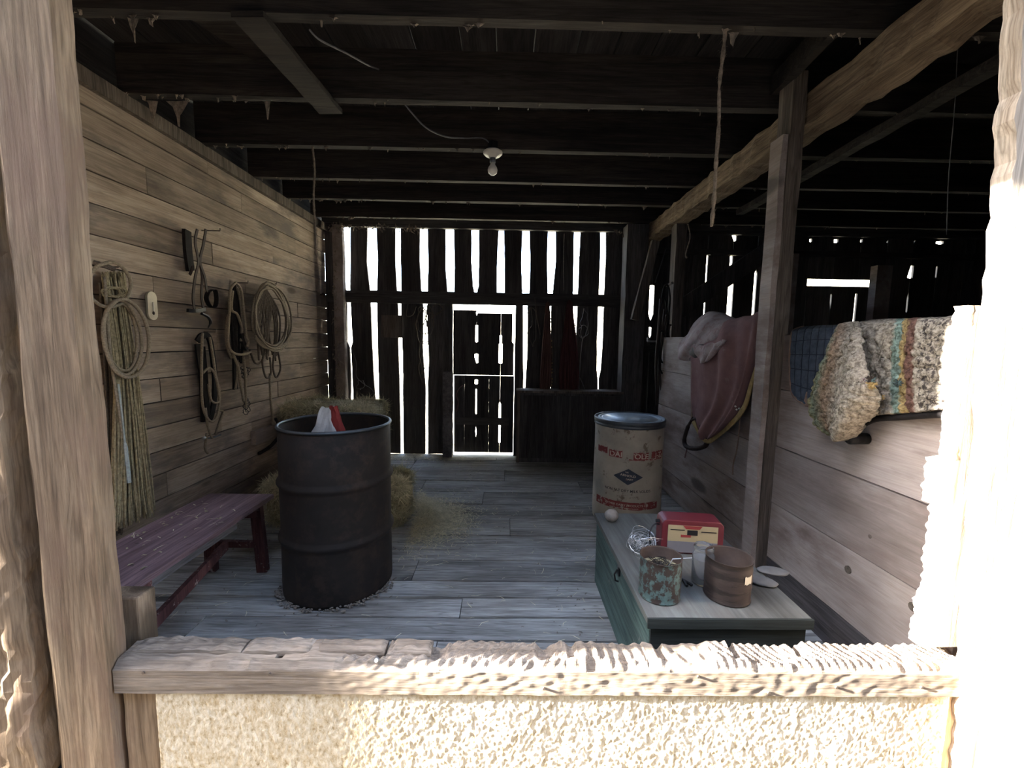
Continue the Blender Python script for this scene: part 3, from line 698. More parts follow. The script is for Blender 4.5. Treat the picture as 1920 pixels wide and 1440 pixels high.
# 2 plaque
pq = empty('thermometer', WL(281, 604, 0), 'small cream thermometer plaque on the left wall right of the twine hank', 'thermometer')
c0, c1 = WL(270, 545, 0), WL(292, 601, 0)
ya, yb_, za, zb_ = c0.y, c1.y, c1.z, c0.z; w2 = (yb_ - ya) / 2; cy_ = (ya + yb_) / 2
ring = [(cy_ + w2 * math.cos(t), zb_ - w2 + w2 * math.sin(t)) for t in np.linspace(0, math.pi, 9)] + [(cy_ - w2 * math.cos(t), za + w2 - w2 * math.sin(t)) for t in np.linspace(0, math.pi, 9)]
vs = [(XL + .003, y, z) for y, z in ring] + [(XL + .016, y, z) for y, z in ring]; m = len(ring)
MB().add(vs, [tuple(range(m))[::-1], tuple(range(m, 2*m))] + [(k, (k+1) % m, m + (k+1) % m, m + k) for k in range(m)]).build('plate', M['plaque'], pq, bev=.002)
MB().tube([(XL + .019, cy_, za + .05), (XL + .019, cy_, zb_ - .06)], .0032, 8).build('glass_tube', M['white'], pq)
MB().blob((XL + .018, cy_, za + .04), (.004, .008, .010), 2, .05).build('bulb', M['leather'], pq)
# 3 black strap and halter with a dangling noseband
hl = empty('halter', WL(370, 620, 0), 'old black leather halter hanging from a nail high on the left wall', 'halter')
hook(378, 432, hl, .12)
vs = []
def strip(mb, pts, w, th=.006, P=WL, dirn=(0, 1, 0)):
    """flat strap along path, width w along dirn"""
    pts = smooth_path([P(*p) for p in pts], 5); d = Vector(dirn); n = Vector((1, 0, 0)) if abs(d.x) < .5 else Vector((0, 1, 0))
    vs = []
    for i, p in enumerate(pts):
        t = (pts[min(i+1, len(pts)-1)] - pts[max(i-1, 0)]).normalized(); s_ = t.cross(n).normalized()
        for a, b in ((-1,-1),(1,-1),(1,1),(-1,1)): vs.append(p + s_ * (a * w / 2) + n * (b * th / 2))
    m = len(pts); fs = [(0,1,2,3), tuple(4*(m-1)+k for k in (3,2,1,0))]
    for i in range(m - 1):
        for k in range(4): a = 4*i+k; b = 4*i+(k+1)%4; fs.append((a, a+4, b+4, b))
    return mb.add(vs, fs)
mb = MB(); strip(mb, [(350, 432, .02), (352, 470, .03), (357, 508, .02)], .052, .02); mb.build('felt_pad', M['black'], hl)
mb = MB()
for pts in ([(370, 430, .1), (366, 455, .09), (372, 490, .08), (366, 520, .07), (362, 560, .06), (366, 585, .06)], [(386, 430, .1), (381, 460, .09), (375, 490, .08), (384, 520, .08), (388, 545, .07), (394, 546, .07)],
            [(374, 490, .08), (379, 520, .07), (378, 560, .07), (384, 585, .06)], [(362, 500, .06), (356, 515, .05), (360, 505, .06)]): strip(mb, pts, .017)
mb.build('cheek_strap', M['leather'], hl)
mb = MB(); strip(mb, [(390, 548, .07), (402, 543, .07), (406, 560, .07), (403, 575, .07), (394, 574, .07), (387, 560, .07), (390, 548, .07)], .030, .005, dirn=(1, 0, 0)); mb.build('noseband', M['black'], hl)
mb = MB(); strip(mb, [(352, 582, .05), (365, 583, .07), (384, 580, .07)], .022, .016); mb.build('buckle_bar', M['blackmetal'], hl)
MB().tube(path([(378, 588, .06), (390, 594, .06), (395, 604, .06), (390, 615, .05)]), [.009] * 14 + [.006, .005, .004, .003, .002], 6).build('hook', M['blackmetal'], hl)
# 4 looped bridle below
br = empty('bridle', WL(390, 825, 0), 'long looped bridle with rope reins hanging low on the left wall', 'bridle')
hook(382, 622, br, .08)
mb = MB(); strip(mb, [(370, 640, .04), (378, 630, .05), (392, 634, .06), (400, 680, .06), (403, 720, .06), (400, 760, .05), (392, 785, .05), (385, 740, .04), (376, 690, .04), (370, 645, .04)], .040, .012)
strip(mb, [(376, 650, .03), (382, 720, .03), (385, 790, .03)], .06, .02); mb.build('leather_strap', M['black'], br)
mb = MB()
for pts in ([(380, 625, .07), (379, 640, .08), (378, 700, .08), (380, 760, .08), (392, 788, .08), (404, 786, .08), (411, 760, .08), (409, 730, .08), (402, 700, .08), (392, 690, .08), (380, 700, .08)],
            [(393, 632, .07), (398, 660, .08), (404, 700, .08), (412, 740, .08), (408, 755, .08), (396, 750, .08), (391, 720, .08)],
            [(385, 765, .07), (390, 800, .07), (398, 822, .07)], [(408, 770, .07), (418, 772, .07), (412, 790, .07), (404, 815, .07)], [(388, 812, .06), (385, 840, .06), (390, 850, .06)]):
    mb.tube(path(pts), .0075, 6)
mb.build('rope_rein', M['rope'], br, smooth=True)
mb = MB(); strip(mb, [(386, 822, .06), (400, 820, .07), (414, 815, .07)], .010, .008); mb.build('bit', M['steel'], br)
MB().blob(WL(383, 821, .07), (.012, .012, .010), 2, .1).build('ring', M['wire'], br)
# 5 hank of rope
h5 = empty('rope_hank', WL(455, 765, 0), 'frayed loose rope hank hanging left of the round coil on the left wall', 'rope')
hook(442, 530, h5, .09)
mb = MB()
for pts in ([(442, 530, .09), (432, 545, .09), (430, 590, .09), (427, 640, .09), (436, 660, .09), (452, 665, .09), (470, 660, .09)],
            [(442, 530, .09), (452, 545, .09), (458, 590, .1), (462, 630, .1), (466, 640, .1), (463, 650, .1)], [(436, 545, .07), (434, 580, .07), (445, 590, .08), (456, 620, .08), (466, 636, .09)],
            [(445, 540, .08), (450, 560, .08), (454, 600, .08), (452, 640, .08)], [(428, 590, .05), (424, 620, .05), (426, 650, .05), (434, 672, .05)],
            [(437, 664, .08), (447, 690, .08), (450, 712, .08), (455, 740, .08), (457, 752, .08)], [(456, 668, .08), (460, 700, .08), (461, 745, .08), (462, 765, .08)], [(440, 668, .05), (444, 700, .05), (441, 730, .05)]):
    mb.tube(path(pts), .0092, 6)
mb.build('rope', M['rope'], h5, smooth=True)
mb = MB(); strip(mb, [(438, 540, .05), (436, 600, .05), (440, 660, .05), (441, 730, .04)], .04, .015); strip(mb, [(452, 625, .08), (455, 640, .08), (462, 655, .08)], .03, .02); 
for k in range(7): mb.tube(path([(440, 535, .06), (434 + 3 * k, 580, .06), (436 + 3 * k + random.uniform(-4, 4), 630, .06), (440 + 2 * k, 672 + random.uniform(-6, 14), .05)]), .008, 5)
mb.build('dark_strap', M['black'], h5)
for k in range(9): mb = MB(); loop(mb, 457 + (k % 3) * 5 - k, 690 + k * 2, 5, 4, .05, .0022, k); mb.build('chain_link', M['blackmetal'], h5)
for k in range(5): mb = MB(); loop(mb, 461 + (k % 2) * 3, 752 + 5 * k, 5, 5, .06, .0024, k); mb.build('chain_link', M['blackmetal'], h5)
# 6 round coil
random.seed(22)
h6 = empty('rope_coil', WL(510, 800, 0), 'large round coil of rope with a knotted tail hanging on the left wall', 'rope')
hook(496, 532, h6, .1)
mb = MB()
for k in range(7): loop(mb, 508 + random.uniform(-4, 5), 594 + random.uniform(-4, 6), 34 + random.uniform(-5, 3), 60 + random.uniform(-3, 3), .08 + .012 * k, .008, -.12 + random.uniform(-.05, .05), squash=.12)
for pts in ([(478, 635, .12), (492, 650, .13), (515, 655, .13), (535, 648, .13), (546, 625, .12)],):
    for k in range(3): mb.tube(path([(a, b - 3 * k, c) for a, b, c in pts]), .0075, 6)
mb.build('coil', M['rope'], h6, smooth=True)
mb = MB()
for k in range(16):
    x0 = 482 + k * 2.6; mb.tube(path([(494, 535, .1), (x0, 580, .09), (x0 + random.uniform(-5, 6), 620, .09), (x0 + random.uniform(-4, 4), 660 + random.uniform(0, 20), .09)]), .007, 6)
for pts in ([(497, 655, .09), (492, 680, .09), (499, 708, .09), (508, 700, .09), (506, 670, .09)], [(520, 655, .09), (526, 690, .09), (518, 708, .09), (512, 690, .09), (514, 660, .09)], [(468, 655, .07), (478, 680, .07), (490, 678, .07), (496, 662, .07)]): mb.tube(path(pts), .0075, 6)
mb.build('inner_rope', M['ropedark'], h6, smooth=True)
MB().tube(path([(506, 700, .08), (507, 740, .08), (511, 780, .08), (514, 797, .08)]), [.009] * 15 + [.016, .018, .016, .012], 7).build('tail', M['rope'], h6, smooth=True)
# cable at the wall's foot, bolt, tag, box
tag(MB().tube(path([(516, 785, .09), (523, 800, .1), (524, 815, .1), (512, 832, .08), (500, 842, .05), (486, 850, .04)]), .014, 8).build('cable', M['black'], None, smooth=True), 'thick black cable end curling behind the steel drum by the left wall', 'cable')
a, b = WL(470, 812, .0), WL(512, 812, 0)
o = board('wall_block', None, (XL, a.y, WL(470, 835, 0).z), (XL + .04, b.y, WL(470, 809, 0).z), M['part'], 'Y', .002, 4); tag(o, 'pale wooden block nailed low on the left wall beside the steel drum', 'block')
p = WL(601, 553, 0); o = MB().tube([p, p + Vector((.05, 0, 0))], .012, 8).tube([p + Vector((.02, 0, 0)), p + Vector((.035, 0, 0))], .024, 8).build('bolt', M['leather'], None, org=p); tag(o, 'rusty bolt on the left wall near the far corner', 'bolt')
p = WL(589, 672, 0); o = MB().box((XL + .001, p.y - .03, p.z - .006), (XL + .006, p.y + .03, p.z + .006)).build('paper_tag', M['white'], None, bev=.001); tag(o, 'tiny white paper tag on a left wall board near the back', 'tag')

# ---------------------------------------------------------------- steel drum, sack
dc = Vector((-.889, 2.19, 0)); R0 = .273; H0 = .868
sd = empty('steel_drum', dc, 'tall dark rusty open steel drum on the floor at left', 'drum')
prof = [(0.0, .018), (R0 - .012, .018), (R0 - .008, 0), (R0, .0), (R0 + .002, .02)]
for zc in (.30, .585):
    prof += [(R0, zc - .03), (R0 + .002, zc - .02), (R0 + .011, zc - .008), (R0 + .013, zc), (R0 + .011, zc + .008), (R0 + .002, zc + .02), (R0, zc + .03)]
prof += [(R0, H0 - .012), (R0 - .004, H0 - .012), (R0 - .004, .03), (0, .03)]
MB().lathe(prof, dc, 72, jit=.0015).build('body', M['rust'], sd, smooth=True)
t_ = [(R0 + .008 * math.cos(t), H0 - .006 + .008 * math.sin(t)) for t in np.linspace(0, 2 * math.pi, 9)]
MB().lathe(t_, dc, 72, jit=.001).build('rim', M['steel'], sd, smooth=True)
sk = empty('paper_sack', dc + Vector((-.04, 0, .7)), 'crumpled white paper sack with a red end inside the open steel drum', 'sack')
def sackf(u, v):
    a = 2 * math.pi * u; w = .125 * (1 - .75 * v ** 1.6); x = math.cos(a) * w * 1.0; y = math.sin(a) * (.07 * (1 - .8 * v))
    n = mn.noise_vector(Vector((math.cos(a) * 2, math.sin(a) * 2, v * 4))) * .016
    return Vector((dc.x - .045 + x + .04 * v, dc.y - .06 + y, .62 + .33 * v)) + n
MB().grid(sackf, 36, 24).build('bag', M['paper'], sk)
def redf(u, v):
    w = .018 + .03 * (1 - v); n = mn.noise_vector(Vector((u * 4, v * 5, 9))) * .010
    return Vector((dc.x + .035 + (u - .5) * w * 2 + .02 * (1 - v) - .012, dc.y - .075 - .012 * math.sin(u * 3.1), .77 + .19 * v)) + n
MB().grid(redf, 10, 14).build('red_end', M['redpaper'], sk, thick=.004)
random.seed(4)
mb = MB()
for k in range(260):
    a = random.uniform(math.pi * .8, 2 * math.pi); r = R0 + random.uniform(.0, .05) * random.random(); p = dc + Vector((math.cos(a) * r, math.sin(a) * r, .003 + random.uniform(0, .006)))
    mb.blob(p, (random.uniform(.003, .009),) * 2 + (.004,), 1, .3, seed=k)
mb.build('debris', M['dust'], None, org=dc + Vector((0, -.29, 0)), kind='stuff', label='crumbs of dirt round the foot of the steel drum')

# ---------------------------------------------------------------- hay
def hay(lo, hi, nblade, label, group=None, seed=0, twine=True, round_=.05):
    random.seed(seed); lo, hi = Vector(lo), Vector(hi); c = (lo + hi) / 2; d = (hi - lo) / 2
    root = empty('hay_bale', (c.x, c.y, lo.z), label, 'hay', group)
    def f(u, v):
        a = 2 * math.pi * u; b = math.pi * (v - .5); e = .32
        sg = lambda t: math.copysign(abs(t) ** e, t)
        p = Vector((d.x * sg(math.cos(a)) * abs(math.cos(b)) ** e, d.y * sg(math.sin(a)) * abs(math.cos(b)) ** e, d.z * sg(math.sin(b))))
        n = mn.noise(p * 9 + Vector((seed, 0, 0))) * .028 + mn.noise(p * 30) * .012
        q = c + p * (1 + n / max(.1, p.length) - .04); q.z = max(q.z, lo.z + .004); return q
    core = MB().grid(f, 72, 40); core.build('packed_hay', M['haycore'], root)
    vs = core.v
    for mat, nm, cnt in ((M['straw'], 'straw', nblade // 2), (M['straw2'], 'green_hay', nblade // 2)):
        mb = MB()
        for _ in range(cnt):
            u, v = random.random(), random.random() ** .75
            p = f(u, v); n = (p - c); n = Vector((n.x / d.x ** 2, n.y / d.y ** 2, n.z / d.z ** 2)).normalized()
            t = Vector([random.gauss(0, 1) for _ in range(3)]); t = (t - n * t.dot(n) * random.uniform(.35, 1)).normalized()
            L_ = random.uniform(.03, .10); w = random.uniform(.0009, .0019); s_ = t.cross(n).normalized() * w
            a0 = p + n * .002; a1 = a0 + t * L_ * .5 + n * random.uniform(.002, .012); a2 = a0 + t * L_ + n * random.uniform(-.004, .014)
            a0.z = max(a0.z, lo.z + .002); a1.z = max(a1.z, lo.z + .002); a2.z = max(a2.z, lo.z + .002)
            mb.add([a0 - s_, a0 + s_, a1 + s_, a1 - s_, a2], [(0, 1, 2, 3), (3, 2, 4)])
        mb.build(nm, mat, root, kind='stuff')
    if twine:
        for k in (-.4, .4):
            yy = c.y + d.y * k
            MB().tube([(c.x + d.x * 1.0 * a, yy, c.z + d.z * 1.0 * b) for a, b in ((-1, -.9), (-1, .9), (-.9, 1), (.9, 1), (1, .9), (1, -.9))], .003, 5).build('bale_twine', M['twine'], root)
    return root
hay((-1.93, 3.62, 0), (-1.17, 4.10, .36), 3500, 'lower hay bale against the left wall behind the steel drum', 'stacked hay bales', 3)
hay((-1.97, 3.58, .37), (-1.13, 4.12, .73), 9000, 'upper hay bale whose pale top shows above the steel drum', 'stacked hay bales', 5)
hay((-1.68, 2.78, 0), (-.66, 3.12, .34), 12000, 'broken loose hay bale on the floor close behind the steel drum', None, 9, False)
def scatter(name, n, fn, mat, label, L0=.02, L1=.07, seed=1, zf=lambda p: 0, w=.0012):
    random.seed(seed); mb = MB(); k = 0
    while k < n:
        p = fn()
        if p is None: continue
        k += 1; a = random.uniform(0, math.pi * 2); L_ = random.uniform(L0, L1); t = Vector((math.cos(a), math.sin(a), random.uniform(-.02, .12))) * L_
        b_ = Vector((-math.sin(a), math.cos(a), 0)) * random.uniform(w * .6, w * 1.4); z0_ = .0025 + random.uniform(0, .006) + (zf(p) * random.random())
        p = Vector((p[0], p[1], p[2] if len(p) > 2 else 0)) + Vector((0, 0, z0_)); mid = p + t * .5 + Vector((-t.y, t.x, 0)) * random.uniform(-.15, .15) + Vector((0, 0, .003))
        mb.add([p - b_, p + b_, mid + b_, mid - b_, p + t], [(0, 1, 2, 3), (3, 2, 4)])
    return mb.build(name, mat, None, kind='stuff', label=label)
def heapf():
    x = -.62 + abs(random.gauss(0, .16)); y = 2.95 + random.gauss(0, .17)
    return (x, y)
scatter('loose_hay', 5000, heapf, M['straw'], 'pale loose hay spilling onto the planks right of the steel drum', seed=2, zf=lambda p: max(0, .22 * math.exp(-((p[0] + .62) / .09) ** 2 - ((p[1] - 2.95) / .2) ** 2)))
scatter('loose_hay', 2600, heapf, M['straw2'], 'greenish loose hay mixed in the spill right of the steel drum', seed=3, zf=lambda p: max(0, .2 * math.exp(-((p[0] + .62) / .09) ** 2 - ((p[1] - 2.95) / .2) ** 2)))
def floorf():
    x, y = random.uniform(-1.9, 1.35), random.uniform(1.3, 4.6)
    if (x - dc.x) ** 2 + (y - dc.y) ** 2 < .085 or (.46 < x < 1.08 and y < 2.22): return None
    w = .25 + (.75 if (.2 < x < .5 and y < 2.4) else 0) + (.5 if y > 4.2 and x < .1 else 0) + (.4 if x < -.2 and y > 2.3 else 0)
    return (x, y) if random.random() < w else None
scatter('straw_litter', 900, floorf, M['straw'], 'stray straws littering the plank floor', .015, .07, seed=6)
scatter('straw_litter', 700, floorf, M['dust'], 'dark chaff littering the plank floor', .006, .022, seed=8, w=.003)
scatter('straw_litter', 700, lambda: (random.uniform(-1.35, -.45), 4.45 + random.random() * .2), M['straw'], 'straw drift at the foot of the back wall left of the door', .02, .08, seed=16)

# ---------------------------------------------------------------- bench
bx0, bx1, by0, by1, bz1 = -1.665, -1.305, 1.42, 2.325, .42
bn = empty('bench', ((bx0+bx1)/2, (by0+by1)/2, 0), 'long low bench with a worn maroon top at left', 'bench')
board('seat', bn, (bx0, by0, bz1 - .024), (bx1, by1, bz1), M['bench'], 'Y', .0015, 12)
for y in (by0 + .09, by1 - .085):
    for x in (bx0 + .05, bx1 - .05):
        MB().beam((x, y, bz1 - .025), (x + (.012 if x > -1.5 else -.012), y + (.02 if y > 2 else -.02), 0), .035, .055, (1, 0, 0), 4, .001).build('leg', M['benchleg'], bn)
    board('apron', bn, (bx0 + .03, y - .05, bz1 - .085), (bx1 - .03, y - .03, bz1 - .025), M['benchleg'], 'X', .001, 4)
    board('stretcher', bn, (bx0 + .06, y - .015, .15), (bx1 - .06, y + .01, .185), M['benchleg'], 'X', .001, 4)
MB().beam((bx1 - .065, by0 + .05, .155), (bx1 - .20, by1 - .12, .175), .022, .05, (0, 0, 1), 6, .001).build('long_rail', M['benchleg'], bn)
board('side_apron', bn, (bx1 - .05, by0 + .08, bz1 - .075), (bx1 - .033, by1 - .28, bz1 - .025), M['base'], 'Y', .001, 6)
scatter('straw_litter', 26, lambda: (random.uniform(bx0 + .02, bx1 - .04), random.uniform(1.65, 2.2), bz1), M['straw'], 'few straws lying on the maroon bench seat', .015, .05, seed=12)
scatter('straw_litter', 26, lambda: (random.uniform(bx0 + .02, bx1 - .04), random.uniform(1.5, 2.1), bz1), M['haycore'], 'dark crumbs lying on the maroon bench seat', .01, .025, seed=13, w=.005)

# ---------------------------------------------------------------- chest and what stands on it
cx0, cx1, cy0, cy1, cz = .49, 1.05, 1.33, 2.2, .38
ch = empty('chest', ((cx0+cx1)/2, (cy0+cy1)/2, 0), 'long low green wooden chest with a dusty lid behind the sill at right', 'chest')
MB().box((cx0 + .012, cy0 + .014, .0), (cx1 - .012, cy1 - .012, cz - .026)).build('body', M['chest'], ch, bev=.003)
board('lid', ch, (cx0, cy0, cz - .024), (cx1, cy1, cz), M['lid'], 'Y', .0008, 10)
board('end_board', ch, (cx0 + .014, cy0 + .004, .20), (cx1 - .014, cy0 + .013, cz - .03), M['chestshade'], 'X', .0008, 6)
board('end_board', ch, (cx0 + .014, cy0 + .004, .0), (cx1 - .014, cy0 + .013, .195), M['chestshade'], 'X', .0008, 6)
board('lid_edge', ch, (cx0 - .002, cy0 - .010, cz - .034), (cx1 + .002, cy0 - .001, cz + .001), M['chestshade'], 'X', .0008, 6)  # dark strip painting shade onto the lid's near edge
hy = 1.72
MB().box((cx0 + .004, hy - .012, cz - .075), (cx0 + .012, hy + .012, cz - .026)).tube([(cx0 + .002, hy, cz - .05), (cx0 - .012, hy - .004, cz - .07), (cx0 - .006, hy, cz - .10), (cx0 + .008, hy, cz - .105)], .004, 6).build('hasp', M['blackmetal'], ch)
zc = cz + .002
p = U(1145, 978, Z=cz)
o = MB().blob((p.x + .003, p.y, zc + .032), (.036, .034, .032), 3, .06, 2).build('round_stone', M['stone'], smooth=True); tag(o, 'egg-shaped stone on the far left corner of the chest', 'stone')
# fence charger
ca = Vector((.83, 1.80, zc)); rot = Matrix.Rotation(math.radians(-7), 3, 'Z')
fc = empty('fence_charger', ca, 'red box-shaped fence charger with a cream label on the chest', 'charger')
def rbox(w, d, h, r, n=6, tilt=.0):
    ring = []
    for sx, sz, a0 in ((1, 0, None), (1, 1, 0), (-1, 1, 90), (-1, 0, None)):
        if a0 is None: ring.append((sx * w / 2, 0))
        else: ring += [(sx * (w / 2 - r) + r * math.cos(math.radians(a0 + 90 * k / n)), h - r + r * math.sin(math.radians(a0 + 90 * k / n))) for k in range(n + 1)]
    return ring
def prism(ring, y0, y1, c, rot, s1=1.0):
    m = len(ring); mb = MB(); vs = [c + rot @ Vector((x, y0, z)) for x, z in ring] + [c + rot @ Vector((x * s1, y1, z)) for x, z in ring]
    return mb.add(vs, [tuple(range(m)), tuple(range(m, 2*m))[::-1]] + [(k, m + k, m + (k+1) % m, (k+1) % m) for k in range(m)])
W_, H_ = .262, .152
prism(rbox(W_, 0, H_, .028), -.045, .055, ca, rot).build('case', M['chargerred'], fc, bev=.004)
def panel(name, pts, y, mat, th=.002): 
    return prism(pts, y - th, y, ca, rot).build(name, mat, fc)
panel('label', [(-.105, .045), (.105, .045), (.105, .130), (-.105, .130)], -.0455, M['yellow'])
panel('lower_label', [(-.105, .008), (.105, .008), (.105, .058), (-.105, .058)], -.0465, M['greypanel'], .0015)
panel('badge', [(-.03, .116), (.028, .116), (.038, .130), (-.042, .130)], -.048, M['redpaper'], .0015)
panel('print_bar', [(-.095, .108), (-.035, .108), (-.035, .112), (-.095, .112)], -.048, M['blackplastic'], .001)
panel('print_bar', [(.035, .104), (.098, .104), (.098, .108), (.035, .108)], -.048, M['blackplastic'], .001)
panel('window', [(-.024, .088), (.02, .088), (.02, .111), (-.024, .111)], -.048, M['blackplastic'], .001)
panel('window', [(-.050, .078), (-.008, .078), (-.008, .089), (-.050, .089)], -.048, M['redpaper'], .001)
for s_, zz_ in ((-1, .125), (1, .115)):
    a = ca + rot @ Vector((s_ * W_ / 2, 0, zz_)); b = ca + rot @ Vector((s_ * (W_ / 2 + .018), 0, zz_)); MB().tube([a, b], .008, 8).build('terminal', M['blackplastic'], fc)
MB().tube(smooth_path([ca + rot @ Vector(v) for v in ((-.132, 0, .11), (-.155, -.01, .112), (-.178, -.03, .085), (-.18, -.05, .04), (-.17, -.06, .006))], 6), .0035, 6).build('lead', M['blackplastic'], fc)
# wire tangle
random.seed(31); wt = MB(); wc = U(1205, 1035, Z=cz)
for k in range(16):
    r = random.uniform(.035, .075); tl = Matrix.Rotation(random.uniform(-1.0, 1.0), 3, 'X') @ Matrix.Rotation(random.uniform(-1.0, 1.0), 3, 'Y'); cc = Vector((wc.x + random.uniform(-.02, .02), wc.y + random.uniform(-.02, .03), zc + .045))
    pts = []
    for j in range(12):
        t = 2 * math.pi * j / 12; q = cc + tl @ Vector((math.cos(t) * r, math.sin(t) * r, random.uniform(-.008, .008))); q.z = max(q.z, zc + .002); pts.append(q)
    wt.tube(smooth_path(pts, 3, True), .0009, 4, True)
tag(wt.build('wire_tangle', M['wire'], None, org=(wc.x, wc.y, zc)), 'tangle of thin shiny wire on the chest left of the fence charger', 'wire')
# tins and jar
def tin(c, r, h, mat, lab, fill, fillmat, tilt=0):
    root = empty('tin_can', c, lab, 'can'); c = Vector(c)
    prof = [(0, .002), (r - .002, 0), (r + .001, .003), (r - .001, .006), (r - .001, h - .006), (r + .0015, h - .003), (r + .0015, h), (r - .001, h), (r - .003, h - .004), (r - .003, .006), (0, .006)]
    nb = []
    for i in range(len(prof) - 1):
        nb.append(prof[i])
        if i == 3:
            for k in range(1, 14):
                z = .006 + (h - .012) * k / 14; nb.append((r - .001 + (.0014 if k % 2 and 3 < k < 12 else 0), z))
    nb.append(prof[-1])
    MB().lathe(nb[:-4], c, 48, jit=.0012).build('wall', mat, root, smooth=True)
    MB().lathe(nb[-5:], c, 48, jit=.0012).build('inside', M['canin'], root, smooth=True)
    MB().lathe([(r - .0035, .006), (r - .0035, fill), (0, fill + .004)], c, 32).build('fill', fillmat, root)
    return root
p = U(1237, 1117, Z=cz)
c1 = tin((p.x, p.y + .008, zc), .0735, .150, M['can1'], 'teal paint-flaked tin can full of rusty nails on the chest', .105, M['haycore'])
random.seed(5); mb = MB()
for k in range(90):
    a = random.uniform(0, 6.28); r = random.uniform(0, .055); q = Vector((p.x + math.cos(a) * r, p.y + .008 + math.sin(a) * r, zc + .106 + random.uniform(0, .016))); b = random.uniform(0, 6.28); t = Vector((math.cos(b), math.sin(b), random.uniform(-.2, .3))) * .022
    mb.tube([q - t * .5, q + t * .5], .0016, 4)
mb.build('nails', M['rust'], c1, kind='stuff')
q = Vector((p.x + .04, p.y, zc + .140)); MB().tube([q - Vector((.015, .0, .03)), q, q + Vector((.07, -.002, .006))], .0018, 5).build('bent_wire', M['wire'], c1)
p = U(1364, 1120, Z=cz)
tin((p.x + .002, p.y + .012, zc), .079, .152, M['can2'], 'rust-brown empty tin can with torn label at the front of the chest', .03, M['canin'])
for k, (a, b, w, h) in enumerate(((1392, 1085, .018, .022),)):
    th = math.atan2(-.92, .42)
    def lf_(u, v, c=(p.x + .002, p.y + .012, zc)): t = th + (u - .5) * .42; return (c[0] + .0812 * math.cos(t), c[1] + .0812 * math.sin(t), c[2] + .085 + .028 * v + .006 * mn.noise(Vector((u * 5, v * 5, 0))))
    tag(MB().grid(lf_, 8, 4).build('label_scrap', M['plaque'], bpy.data.objects['tin_can.001']), 'pale scrap of paper label')
p = U(1316, 1092, Z=cz)
jr = empty('glass_jar', (p.x, p.y, zc), 'open glass jar of grey powder between the two tin cans', 'jar')
r = .040; jh = .150
pf = [(0, .0), (r - .004, 0), (r, .006), (r, jh - .035), (r - .006, jh - .022), (r - .006, jh - .016), (r - .003, jh - .014), (r - .006, jh - .011), (r - .003, jh - .008), (r - .006, jh - .005), (r - .006, jh), (r - .009, jh), (r - .009, jh - .022), (r - .003, jh - .036), (r - .003, .008), (0, .006)]
MB().lathe(pf, (p.x, p.y, zc), 40).build('glass', M['glass'], jr, smooth=True)
MB().lathe([(0, .008), (r - .0045, .008), (r - .0045, jh - .052), (0, jh - .048)], (p.x, p.y, zc), 32).build('powder', M['jarfill'], jr)
# dark pliers-like tool by the jar and flat stones
p = U(1282, 1092, Z=cz)
o = MB().tube([(p.x - .035, p.y + .03, zc + .006), (p.x, p.y, zc + .008), (p.x + .02, p.y - .03, zc + .005)], .005, 6).tube([(p.x - .02, p.y + .035, zc + .006), (p.x, p.y, zc + .008), (p.x - .002, p.y - .035, zc + .005)], .005, 6).build('pliers', M['blackmetal'], None, org=(p.x, p.y, zc)); tag(o, 'small black pliers on the chest between teal can and jar', 'pliers')
for (a, b, sx, sy, lab, an) in ((1430, 1096, .055, .038, 'nearer flat grey stone on the chest right of the rusty can', .5), (1452, 1078, .06, .035, 'farther flat grey stone on the chest edge behind the nearer one', .2)):
    q = U(a, b, Z=cz)
    o = MB().blob((q.x, q.y + .01, zc + .009), (sx, sy, .009), 3, .12, 1.6, a, Matrix.Rotation(-an, 3, 'Z')).build('flat_stone', M['slab'], smooth=True); tag(o, lab, 'stone')

# ---------------------------------------------------------------- fibre drum with worn print
fx, fy, fr_, fh = .925, 3.09, .25, .755
fd = empty('fibre_drum', (fx, fy, 0), 'cream fibre drum with worn red print and a metal lid beside the partition', 'drum')
def fprof(z): return fr_ + .002 * math.sin(z * 9)
MB().lathe([(0, 0), (fr_ - .004, 0)] + [(fprof(z), z) for z in np.linspace(.004, fh - .02, 24)] + [(0, fh - .02)], (fx, fy, 0), 72, jit=.003).build('body', M['drumbody'], fd, smooth=True)
MB().lathe([(fr_ + .001, fh - .05), (fr_ + .006, fh - .048), (fr_ + .006, fh - .032), (fr_ + .002, fh - .03), (fr_ + .007, fh - .026), (fr_ + .009, fh - .004), (fr_ + .006, fh), (fr_ - .004, fh), (fr_ - .008, fh - .008), (fr_ - .02, fh - .008), (fr_ - .02, fh - .05)], (fx, fy, 0), 72).build('lid_ring', M['steel'], fd, smooth=True)
MB().lathe([(0, fh - .003), (fr_ - .06, fh - .003), (fr_ - .055, fh - .008), (fr_ - .04, fh - .008), (fr_ - .035, fh - .003), (fr_ - .022, fh - .004), (fr_ - .016, fh - .01), (0, fh - .014)], (fx, fy, 0), 72).build('lid', M['lidmetal'], fd, smooth=True)
def on_drum(x, z, off=.0045):
    """x = metres round the drum from the side facing the opening"""
    t = -math.pi / 2 - .26 + x / fr_; return Vector((fx + (fr_ + off) * math.cos(t), fy + (fr_ + off) * math.sin(t), z + .018))
def patch(name, x0, x1, z0, z1, mat, off=.0045, rag=.006, n=40, fz=None):
    return MB().grid(lambda u, v: on_drum(x0 + (x1 - x0) * u, (z0 if v < .5 else z1) + rag * mn.noise(Vector((u * 14, v * 3, z0 * 9))), off), n, 1).build(name, M[mat], fd, thick=.0008)
for a, b, c_, d in ((-.25, -.155, .50, .545), (-.14, -.045, .485, .535), (.03, .135, .478, .53), (.16, .285, .485, .535)): patch('red_band', a, b, c_, d, 'redprint')
patch('red_line', .0, .27, .474, .482, 'redprint', rag=.004)
